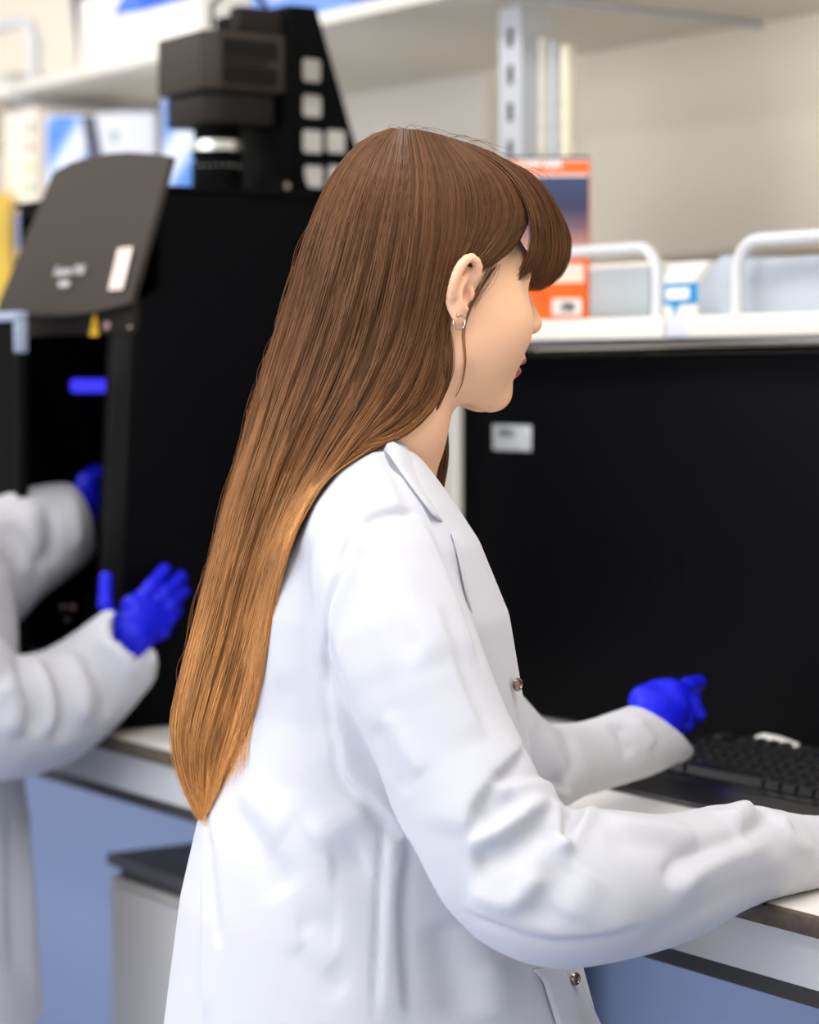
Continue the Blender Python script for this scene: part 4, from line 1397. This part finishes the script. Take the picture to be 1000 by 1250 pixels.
# the slotted post stands in the shelf gap, in front of the wall
bpy.data.objects.remove(fr_)
pz0 = 1.4055
fr_ = curve_mesh([[(-.026, 0), (.026, 0), (.026, .44), (-.026, .44)]] + [[(-.007, z), (.006, z), (.006, z + .026), (-.007, z + .026)] for z in [.0245 + .0515 * k for k in range(8)]],
           .003, (xp2, 2.06, pz0), (1, 0, 0), (0, 0, 1), 'slotted_face', M_post, post)
MB().box(xp2 - .026, xp2 - .023, 2.062, 2.10, pz0, pz0 + .44).build('flange', M_post, post)
MB().box(xp2 + .023, xp2 + .026, 2.062, 2.10, pz0, pz0 + .44).build('flange', M_post, post)
MB().box(xp2 - .023, xp2 + .023, 2.098, 2.10, pz0, pz0 + .44).build('rear_web', mat('slot_dark', (80, 84, 92), .6), post)
# bracket arm carrying the top shelf
a = hit(832, 42, 0, -2.70)
MB().box(-2.703, -2.697, 1.985, 2.49, 1.846, 1.8560, .001).build('bracket_arm', M_post, post)

wp = thing('glass_tube_rack', 'pale measuring tubes with cream scale beside the grey upright', 'measuring tubes', (-2.55, 2.08, pz0))
for i, (px_, wd_, c_) in enumerate(((663, .014, (225, 222, 205)), (676, .012, (196, 206, 216)), (693, .020, (232, 226, 200)))):
    q = hit(px_, 150, 1, 2.09)
    tb_ = MB().lathe([(wd_ / 2, pz0), (wd_ / 2, q[2] + .115 - i * .006), (wd_ / 2 - .002, q[2] + .117 - i * .006)], (q[0], 2.09, 0), seg=20).build('tube', mat('tube_%d' % i, c_, .25), wp)
    for k in range(9):
        z = pz0 + .06 + k * .03
        MB().box(q[0] - wd_ / 4, q[0] + wd_ / 4, 2.09 - wd_ / 2 - .0006, 2.09 - wd_ / 2 + .0005, z, z + .002).build('scale_mark', M_gprint, tb_)

# thin white frame upright between the two cabinets
up = MB().box(-2.6457, -2.6250, 1.885, 1.8965, .9003, 1.379, .001).build('frame_upright', M_shelf)
tag(up, 'thin white frame upright between the two black cabinets', 'shelf post')

# top shelf
ts = thing('top_shelf', 'long white shelf high on the wall above the mounted camera', 'shelf', (-3, 2.2, 1.856))
MB().box(-4.16, -2.705, 1.98, 2.50, 1.8565, 1.876, .002).build('board', M_shelf, ts)
MB().box(-2.695, -.9, 1.98, 2.50, 1.8565, 1.876, .002).build('board', M_shelf, ts)
MB().box(-6.0, -4.165, 1.98, 2.50, 1.8565, 1.876, .002).build('board', M_shelf, ts)
MB().box(-4.163, -4.157, 1.985, 2.498, 1.838, 1.8560, .001).build('bracket_arm', M_post, ts)
b = MB()
x = hit(42, 60, 1, 2.0)[0]
b.tube([(x - .5, 2.0, 1.99), (x - .06, 2.0, 1.99), (x - .02, 2.0, 1.98), (x, 2.0, 1.95), (x, 2.0, 1.8762)], .011, 12)
b.build('rail', mat('rail_white', (208, 209, 211), .35), ts)

# things on the top shelf
def carton(name, label, cat, x0, x1, y0, y1, z0, z1, m, group=None, loc=None):
    r = thing(name, label, cat, ((x0 + x1) / 2, (y0 + y1) / 2, z0), group)
    MB().box(x0, x1, y0, y1, z0 + .0004, z1, .0015).build('carton', m, r)
    return r
T0 = 1.8763
a = hit(97, 60, 1, 2.02); c = hit(240, 10, 1, 2.02)
M_wcard = mat('white_card', (240, 236, 226), .6); M_bcard = mat('blue_card', (12, 96, 208), .5)
wb = carton('white_box', 'wide white box with blue upper band on the top shelf', 'box', a[0], c[0] + .01, 2.02, 2.34, T0, T0 + .13, M_wcard)
a1 = hit(138, 10, 1, 2.019)[0]; z1 = hit(170, 14, 1, 2.019)[2]; a2 = hit(172, 10, 1, 2.019)[0]
MB().box(a2, c[0] + .004, 2.0182, 2.0195, z1, T0 + .128).build('blue_band', M_bcard, wb)
MB().prism([(a1, z1 + .004), (a2 - .0005, z1), (a2 - .0005, T0 + .128), (a1 + .05, T0 + .128)], 1, 2.0182, 2.0195).build('blue_swoosh', mat('mid_blue_card', (70, 120, 215), .5), wb)
c1 = hit(300, 5, 1, 2.02)[0]; c2 = hit(420, 5, 1, 2.02)[0]
bb = carton('blue_box', 'blue box on the top shelf right above the camera bracket', 'box', c1, c2, 2.03, 2.30, T0, T0 + .12, mat('soft_blue_card', (110, 150, 225), .5))
MB().box(c1 + .06, c1 + .13, 2.0285, 2.0295, T0 + .05, T0 + .118).build('label', M_wcard, bb)
x0 = hit(62, 50, 1, 2.03)[0]; x1 = hit(93, 10, 1, 2.03)[0]
pb_ = thing('squeeze_bottle', 'dark violet wash bottle at the left end of the top shelf', 'bottle', ((x0 + x1) / 2, 2.08, T0))
b = MB(); b.lathe([(.001, T0 + .0004), (.016, T0 + .0004), (.019, T0 + .01), (.020, T0 + .05), (.024, T0 + .09), (.030, T0 + .14), (.030, T0 + .22), (.015, T0 + .25)], ((x0 + x1) / 2 - .0, 2.08, 0), seg=28)
b.build('flask', mat('violet_plastic', (62, 50, 92), .35), pb_)
MB().lathe([(.012, T0 + .2502), (.012, T0 + .28), (.004, T0 + .285), (.004, T0 + .33)], ((x0 + x1) / 2, 2.08, 0), seg=20).build('nozzle', M_wcard, pb_)
x0 = hit(0, 60, 1, 2.1)[0]
gb = carton('grey_box', 'low grey box at the far left of the top shelf', 'box', x0 - .25, x0 + .12, 2.06, 2.3, T0, T0 + .045, mat('pale_grey_card', (196, 192, 186), .6))

# boxes with blue swirls standing on the lower shelf
def swirl_mat():
    m = bpy.data.materials.new('blue_swirl_print'); m.use_nodes = True
    nt = m.node_tree; b = nt.nodes['Principled BSDF']; b.inputs['Roughness'].default_value = .45
    tc = nt.nodes.new('ShaderNodeTexCoord'); mp = nt.nodes.new('ShaderNodeMapping')
    mp.inputs['Rotation'].default_value = (0, math.radians(-38), 0)
    w = nt.nodes.new('ShaderNodeTexWave'); w.inputs['Scale'].default_value = 3.2; w.inputs['Distortion'].default_value = 2.6; w.inputs['Detail'].default_value = 1.0
    w.inputs['Detail Scale'].default_value = .6
    r = nt.nodes.new('ShaderNodeValToRGB'); e = r.color_ramp.elements
    e[0].position = .05; e[0].color = rgb((66, 128, 214)); e[1].position = .95; e[1].color = rgb((222, 228, 244))
    q = e.new(.35); q.color = rgb((96, 148, 224)); q = e.new(.6); q.color = rgb((170, 194, 236))
    nt.links.new(tc.outputs['Object'], mp.inputs['Vector']); nt.links.new(mp.outputs[0], w.inputs['Vector'])
    nt.links.new(w.outputs['Fac'], r.inputs['Fac']); nt.links.new(r.outputs['Color'], b.inputs['Base Color'])
    return m
M_sw = swirl_mat()
zs = 1.4053
ztop = hit(140, 135, 1, 2.0)[2]
def swirlbox(label, pxl, pxr):
    q = hit((pxl + pxr) / 2, 180, 1, 2.0); dd = -q[0] * CP + q[1] * SP; hw = (pxr - pxl) / 2 / F * dd * 1.0
    x0, x1 = q[0] - hw, q[0] + hw
    r = thing('glove_box', label, 'box', (q[0], 2.0, zs), 'boxes with blue swirls')
    MB().box(x0, x1, 2.0, 2.10, zs + .0004, ztop, .0015).build('carton', mat('pale_card', (214, 216, 228), .55), r)
    w_ = x1 - x0
    xm = x0 + w_ * .38
    MB().prism([(x0 + .003, zs + .01), (x0 + w_ * .62, zs + .01), (x0 + w_ * .33, ztop - .003), (x0 + .003, ztop - .003)], 1, 1.9984, 1.9996).build('swirl_print', M_sw, r)
    MB().prism([(x0 + w_ * .625, zs + .01), (x0 + w_ * .80, zs + .01), (x0 + w_ * .46, ztop - .003), (x0 + w_ * .335, ztop - .003)], 1, 1.9984, 1.9996).build('dark_stripe', mat('slate_print', (58, 66, 84), .5), r)
    b = MB(); b.box(x0 + w_ * .86, x0 + w_ * .90, 1.9984, 1.9996, ztop - .10, ztop - .07); b.build('red_mark', mat('pink_mark', (220, 150, 170), .5), r)
    b = MB(); b.box(x0 + w_ * .60, x0 + w_ * .66, 1.9984, 1.9996, ztop - .05, ztop - .03); b.build('green_mark', mat('grey_green_mark', (150, 165, 165), .5), r)
    r.rotation_euler.z = math.radians(40)
swirlbox('box with blue swirl print standing behind the raised door flap', 51, 193)
swirlbox('box with blue swirl print standing behind the mounted camera', 194, 335)
x0 = hit(4, 200, 1, 2.0)[0]; x1 = hit(44, 200, 1, 2.0)[0]
zt_ = hit(30, 133, 1, 2.0)[2]
wbx = thing('white_box', 'tall white box with a column of coloured dots left of the swirl boxes', 'box', ((x0 + x1) / 2, 2.1, zs))
MB().box(x0, x1 - .001, 2.0, 2.2, zs + .0004, zt_, .0015).build('carton', mat('cream_card', (232, 222, 206), .6), wbx)
for py_, c_ in ((156, (110, 105, 95)), (180, (205, 80, 60)), (205, (205, 180, 40)), (229, (70, 160, 120))):
    q = hit(37, py_, 1, 1.999)
    MB().lathe([(.0095, 1.9984), (.0095, 1.9996)], (q[0], 0, q[2]), axis=1, seg=20).build('coloured_dot', mat('dot_%d' % py_, c_, .5), wbx)
q = hit(28, 262, 1, 1.999)
MB().box(q[0] - .03, q[0] + .035, 1.9984, 1.9996, q[2] - .06, q[2] + .005).build('blue_label', mat('pale_blue_label', (150, 165, 220), .5), wbx)
x2 = hit(3, 300, 1, 1.97)[0]
yb2 = carton('yellow_box', 'yellow box at the left picture edge on the lower shelf', 'box', x2 - .14, x2 + .006, 1.90, 1.985, zs, hit(3, 235, 1, 1.97)[2], mat('yellow_card', (240, 205, 90), .6))
# dark grille label strip hanging under the top shelf
a = hit(8, 108, 1, 2.05); c = hit(50, 132, 1, 2.05)
gr = thing('vent_grille', 'small grey slotted grille under the left end of the top shelf', 'grille', ((a[0] + c[0]) / 2, 2.06, c[2]))
MB().box(a[0], c[0], 2.05, 2.10, c[2], 1.8365, .002).build('housing', mat('warm_grey', (190, 180, 168), .6), gr)
for k in range(9):
    x = a[0] + (c[0] - a[0]) * (k + .4) / 9.2
    MB().box(x, x + .012, 2.0482, 2.0498, c[2] + .008, c[2] + .034).build('slot', mat('slot_grey', (110, 105, 100), .6), gr)

# white board on the wall between camera and upright
a = hit(402, 104, 1, 2.50); c = hit(592, 82, 1, 2.50)
brd = thing('wall_board', 'large plain white board on the wall behind the head of the woman', 'board', ((a[0] + c[0]) / 2, 2.52, 1.2))
MB().box(a[0] - .9, c[0], 2.498, 2.539, 1.25, c[2], .003).build('board', mat('board_white', (246, 243, 236), .5), brd)

# ------------------------------------------------------------------ things on the lower shelf
M_or = mat('orange_print', (250, 104, 18), .5); M_navy = mat('navy_print', (38, 44, 78), .5)
q = hit(657, 300, 1, 1.905); dd = -q[0] * CP + q[1] * SP; hw = 54 / F * dd
x0, x1 = q[0] - hw, q[0] + hw; xq = q[0]
zt = hit(700, 186, 1, 1.905)[2]
ob = thing('lamp_carton', 'tall orange and navy lamp carton on the shelf in front of the woman', 'box', (xq, 1.905, zs))
MB().box(x0, x1, 1.905, 1.965, zs + .0004, zt, .001).build('carton', M_or, ob)
zz = lambda py: hit(690, py, 1, 1.905)[2]
def band(p0, p1, m_, nm, xa=None, xb=None, l=.0006):
    return MB().box(x0 + .0006 if xa is None else xa, x1 - .0006 if xb is None else xb, 1.905 - l - .0003, 1.905 - .0002, zz(p1), zz(p0)).build(nm, m_, ob)
band(186, 190, M_navy, 'top_band'); band(190.2, 192, M_paper, 'white_line'); band(209, 211.5, M_paper, 'white_line')
pic = band(211.7, 303, None or mat('x', (0, 0, 0)), 'picture_print')
pm = bpy.data.materials.new('navy_dot_print'); pm.use_nodes = True
nt = pm.node_tree; bs = nt.nodes['Principled BSDF']; bs.inputs['Roughness'].default_value = .5
tc = nt.nodes.new('ShaderNodeTexCoord'); sp = nt.nodes.new('ShaderNodeSeparateXYZ'); nt.links.new(tc.outputs['Generated'], sp.inputs[0])
rp = nt.nodes.new('ShaderNodeValToRGB'); e = rp.color_ramp.elements
e[0].position = 0; e[0].color = rgb((190, 130, 110)); e[1].position = .95; e[1].color = rgb((44, 60, 96)); q = e.new(.30); q.color = rgb((100, 70, 88)); q = e.new(.55); q.color = rgb((42, 44, 80))
nt.links.new(sp.outputs['Z'], rp.inputs['Fac'])
vo = nt.nodes.new('ShaderNodeTexVoronoi'); vo.inputs['Scale'].default_value = 230; vo.inputs['Randomness'].default_value = 0
nt.links.new(tc.outputs['Object'], vo.inputs['Vector'])
mt = nt.nodes.new('ShaderNodeMath'); mt.operation = 'LESS_THAN'; mt.inputs[1].default_value = .33; nt.links.new(vo.outputs['Distance'], mt.inputs[0])
m2 = nt.nodes.new('ShaderNodeMath'); m2.operation = 'MULTIPLY'; nt.links.new(mt.outputs[0], m2.inputs[0])
mr = nt.nodes.new('ShaderNodeMapRange'); mr.inputs[1].default_value = .6; mr.inputs[2].default_value = 0.0; mr.inputs[3].default_value = 0; mr.inputs[4].default_value = .6
nt.links.new(sp.outputs['Z'], mr.inputs[0]); nt.links.new(mr.outputs[0], m2.inputs[1])
mx = nt.nodes.new('ShaderNodeMix'); mx.data_type = 'RGBA'; nt.links.new(m2.outputs[0], mx.inputs[0]); nt.links.new(rp.outputs[0], mx.inputs[6]); mx.inputs[7].default_value = rgb((235, 200, 185))
nt.links.new(mx.outputs[2], bs.inputs['Base Color'])
pic.data.materials.clear(); pic.data.materials.append(pm)
band(303.5, 307, M_paper, 'white_line'); band(320, 343, mat('pale_orange', (252, 225, 205), .5), 'pale_panel', None, x1 - .006)
q = hit(655, 200, 1, 1.9045)
text('OSRAM', .0165, (xq - .006, 1.9043, q[2] - .0006), (1, 0, 0), (0, 0, 1), 'lettering', M_paper, ob, weight=.0006)
xa, xb = xq + .010, xq + .047
bl = band(363, 384, M_paper, 'barcode_label', xa, xb)
b = MB(); xx = xa + .012
while xx < xb - .008:
    w_ = random.choice((.0008, .0012, .0018)); b.box(xx, xx + w_, 1.9035, 1.9040, zz(379), zz(367)); xx += w_ + random.choice((.0008, .0014))
b.build('barcode', M_black, bl)
ob.rotation_euler.z = math.radians(50); ob.location = (xq, 1.915, zs)

M_gp = mat('grey_plastic_box', (168, 175, 180), .5); M_file = mat('pale_grey_file', (176, 184, 193), .5)
x0, x1 = hit(720, 350, 1, 1.95)[0], hit(792, 350, 1, 1.95)[0]
cb = carton('storage_box', 'plain light grey box between the orange carton and the white rail end', 'box', x0, x1, 1.95, 2.12, zs, hit(750, 328, 1, 1.95)[2], M_gp)
MB().box(x0 - .001, x1 + .001, 1.949, 2.121, hit(750, 328, 1, 1.95)[2] + .0003, hit(750, 322, 1, 1.95)[2], .001).build('lid', M_wcard, cb)
x0, x1 = hit(797, 350, 1, 1.96)[0], hit(853, 350, 1, 1.96)[0]
z0 = hit(820, 345, 1, 1.96)[2]
tb2 = thing('pipette_box', 'white box with blue band and white window beside the rail end', 'box', ((x0 + x1) / 2, 2.0, zs))
MB().box(x0, x1, 1.96, 2.06, zs + .0004, z0, .002).build('carton', M_wcard, tb2)
MB().prism([(1.962, z0 + .0003), (2.058, z0 + .0003), (2.045, z0 + .026), (1.985, z0 + .026)], 0, x0 + .003, x1 - .012, .001).build('lid', M_wcard, tb2)
M_cy = mat('cyan_blue_print', (10, 140, 200), .5)
bd = MB().box(x0 - .0005, x1 + .0005, 1.9585, 1.9595, hit(820, 372, 1, 1.96)[2], z0 - .001).build('blue_band', M_cy, tb2)
xa, xb = hit(815, 358, 1, 1.96)[0], hit(843, 358, 1, 1.96)[0]
MB().box(xa, xb, 1.9575, 1.9583, hit(820, 366, 1, 1.96)[2], hit(820, 352, 1, 1.96)[2], .0003).build('white_window', M_paper, bd)
xm = (xa + xb) / 2 - .006
MB().prism([(xm - .012, hit(820, 372, 1, 1.96)[2] - .0002), (xm + .012, hit(820, 372, 1, 1.96)[2] - .0002), (xm + .003, hit(820, 376, 1, 1.96)[2]), (xm + .003, hit(820, 384, 1, 1.96)[2]), (xm - .003, hit(820, 384, 1, 1.96)[2]), (xm - .003, hit(820, 376, 1, 1.96)[2])], 1, 1.9585, 1.9595).build('blue_stem', M_cy, tb2)


def filebox(label, pxl, pxr, yl, cutpx, y, grp='grey magazine files on the shelf'):
    """open-backed file with a slanted shoulder"""
    x0, x1 = hit(pxl, 350, 1, y)[0], hit(pxr, 350, 1, y)[0]; xc = hit(cutpx, 330, 1, y)[0]
    zt = hit((pxl + pxr) / 2, 313, 1, y)[2]; zl = hit(pxl, yl, 1, y)[2]
    r = thing('magazine_file', label, 'file box', ((x0 + x1) / 2, y + .06, zs), grp)
    pr = [(x0, zs + .0004), (x1, zs + .0004), (x1, zt), (xc, zt), (x0, zl)]
    MB().prism(pr, 1, y, y + .004, .0005).build('front_panel', M_file, r)
    MB().prism(pr, 1, y + .15, y + .154, .0005).build('back_panel', M_file, r)
    MB().box(x0, x0 + .003, y + .0042, y + .1498, zs + .0004, zl).build('side_panel', M_file, r)
    MB().box(x1 - .003, x1, y + .0042, y + .1498, zs + .0004, zt).build('side_panel', M_file, r)
    MB().box(x0 + .0032, x1 - .0032, y + .0042, y + .1498, zs + .0004, zs + .003).build('base_panel', M_file, r)
filebox('grey magazine file with slanted corner right beside the small white and blue box', 852, 905, 345, 880, 1.945)
filebox('wide grey magazine file with slanted corner behind the right rail', 881, 1070, 346, 902, 1.905)
# dark case behind on the shelf
q = hit(815, 321, 1, 2.25); q2 = hit(890, 321, 1, 2.25)
carton('dark_case', 'dark case at the back of the lower shelf behind the white and blue box', 'case', q[0], q2[0], 2.22, 2.34, zs, q[2], mat('olive_dark', (70, 72, 62), .6))

# ------------------------------------------------------------------ keyboard
kx0, kx1 = -1.998, -1.560; ky0, ky1 = 1.628, 1.800
kb = thing('computer_keyboard', 'black computer keyboard with curved front edge on the bench', 'keyboard', ((kx0 + kx1) / 2, 1.71, .90))
prof = [(ky0, .9012), (ky0 + .002, .905), (ky0 + .012, .912), (ky0 + .026, .921), (ky0 + .036, .9235), (ky1, .944), (ky1 + .004, .942), (ky1 + .004, .9012)]
MB().prism(prof, 0, kx0, kx1, .0015).build('keyboard_case', mat('keyboard_black', (20, 19, 19), .32, spec=.5), kb)
def key(x, w_, row, d_=.0165):
    y = ky0 + .040 + row * .0190 + (0.0055 if row >= 5 else 0)
    z = .9235 + (y - ky0 - .036) / (ky1 - ky0 - .036) * .0205 + .0008
    y2 = y + d_; zz2 = z + d_ * .155
    x1_ = x + w_ - .0022; hh = .0088; i = .0022
    vb = [(x, y, z), (x1_, y, z), (x1_, y2, zz2), (x, y2, zz2)]
    vt = [(x + i, y + i * .8, z + hh), (x1_ - i, y + i * .8, z + hh), (x1_ - i, y2 - i * .6, zz2 + hh), (x + i, y2 - i * .6, zz2 + hh)]
    bm = bmesh.new(); A = [bm.verts.new(p) for p in vb + vt]
    for f in ((3, 2, 1, 0), (4, 5, 6, 7), (0, 1, 5, 4), (1, 2, 6, 5), (2, 3, 7, 6), (3, 0, 4, 7)): bm.faces.new([A[q_] for q_ in f])
    bmesh.ops.bevel(bm, geom=list(bm.edges), offset=.0007, segments=2, affect='EDGES')
    o = MB(); o.bm.free(); o.bm = bm
    return o.build('key', M_rubber, kb)
u_ = .0190; xs = kx0 + .010
rows = [[1.25, 1.25, 1.25, 6.25, 1.25, 1.25, 1.25, 1.25], [2.25] + [1] * 10 + [2.75], [1.75] + [1] * 11 + [2.25], [1.5] + [1] * 12 + [1.5], [1] * 13 + [2], [1, -1, 1, 1, 1, 1, -.5, 1, 1, 1, 1, -.5, 1, 1, 1, 1]]
nk = 0
for ri, rw in enumerate(rows):
    x = xs
    for w_ in rw:
        if w_ > 0: key(x, w_ * u_, ri); nk += 1
        x += abs(w_) * u_
    x = xs + 15.4 * u_
    for k in range(3):
        if ri in (3, 4, 5) or (ri == 1 and k == 1) or ri == 0: key(x + k * u_, u_, ri); nk += 1
    if ri < 5:
        for k in range(4): key(xs + 18.7 * u_ + k * u_, u_, ri); nk += 1
print('KEYS', nk)
# paper slip on top of the keyboard
a = [hit(*p, 2, .957) for p in ((912, 906), (975, 912))]
sl_pts = np.array([hit(912, 908, 1, 1.835), hit(918, 900, 1, 1.845), hit(932, 895, 1, 1.85), hit(950, 898, 1, 1.85), hit(976, 907, 1, 1.845), hit(974, 914, 1, 1.825), hit(950, 914, 1, 1.82), hit(930, 911, 1, 1.82)])
M_slip = M_paper
bm = bmesh.new()
cen = sl_pts.mean(0) + np.array((0, 0, .002))
vv = [bm.verts.new(p) for p in sl_pts]; vc = bm.verts.new(cen)
for i in range(8): bm.faces.new((vv[i], vv[(i + 1) % 8], vc))
bmesh.ops.subdivide_edges(bm, edges=bm.edges[:], cuts=2, use_grid_fill=True)
bmesh.ops.recalc_face_normals(bm, faces=bm.faces)
o = MB(); o.bm.free(); o.bm = bm
slip = o.build('paper_slip', M_slip); md = slip.modifiers.new('s', 'SOLIDIFY'); md.thickness = .0008
tag(slip, 'small crumpled white paper slip on the back edge of the keyboard', 'paper')

# ================================================================== LIGHT
M_panel = mat('lamp_diffuser', (255, 252, 246), .5, emit=(255, 250, 242), estr=3.0)
def ceiling_lamp(x, y, watts, label):
    r = thing('ceiling_light', label, 'ceiling light', (x, y, 2.76))
    MB().box(x - .62, x + .62, y - .17, y + .17, 2.762, 2.7995, .004).build('frame', M_white, r)
    MB().box(x - .59, x + .59, y - .14, y + .14, 2.755, 2.7618, .002).build('diffuser', M_panel, r)
    ld = bpy.data.lights.new('ceiling_lamp', 'AREA'); ld.shape = 'RECTANGLE'; ld.size = 1.2; ld.size_y = .3; ld.energy = watts; ld.color = (1.0, .965, .92)
    lo_ = bpy.data.objects.new('lamp_light', ld); COL.objects.link(lo_); lo_.location = (0, 0, -.012); lo_.parent = r
k = .55
ceiling_lamp(-.95, 1.0, 40 * k, 'ceiling light panel over the woman, near the bench')
ceiling_lamp(-3.3, .75, 30 * k, 'ceiling light panel over the colleague, near the bench')
ceiling_lamp(-.2, -1.2, 34 * k, 'ceiling light panel behind the viewpoint')
ceiling_lamp(-2.9, -1.4, 34 * k, 'ceiling light panel in the middle of the room')
ceiling_lamp(-5.4, .6, 30 * k, 'ceiling light panel far along the bench')
w = bpy.data.worlds.new('World'); SC.world = w; w.use_nodes = True
w.node_tree.nodes['Background'].inputs[0].default_value = (.96, .97, 1.0, 1); w.node_tree.nodes['Background'].inputs[1].default_value = 1.12
ld = bpy.data.lights.new('wall_fill_light', 'AREA'); ld.shape = 'RECTANGLE'; ld.size = 5.0; ld.size_y = 1.7; ld.energy = 90; ld.color = (1.0, .98, .95)  # added fill light from the open side, brightens the back wall
lo_ = bpy.data.objects.new('wall_fill_light', ld); COL.objects.link(lo_); lo_.location = (-2.0, -3.6, 1.75); lo_.rotation_euler = (math.radians(90), 0, 0)

# ================================================================== CAMERA
cd = bpy.data.cameras.new('camera'); co = bpy.data.objects.new('camera', cd); COL.objects.link(co)
cd.sensor_fit = 'VERTICAL'; cd.sensor_height = 30.0; cd.sensor_width = 24.0; cd.lens = F * 30.0 / 1250
co.location = (0, 0, H)
fwd = Vector((-CP, SP, 0)); fw = (fwd * CA + Vector((0, 0, -1)) * SA)
co.rotation_euler = fw.to_track_quat('-Z', 'Y').to_euler()
cd.clip_start = .05; cd.clip_end = 50
cd.dof.use_dof = True; cd.dof.focus_distance = 2.0; cd.dof.aperture_fstop = 3.4
SC.camera = co
SC.view_settings.view_transform = 'Standard'; SC.view_settings.look = 'None'
SC.view_settings.gamma = 1.0; SC.view_settings.use_curve_mapping = False
SC.view_settings.exposure = 0.27
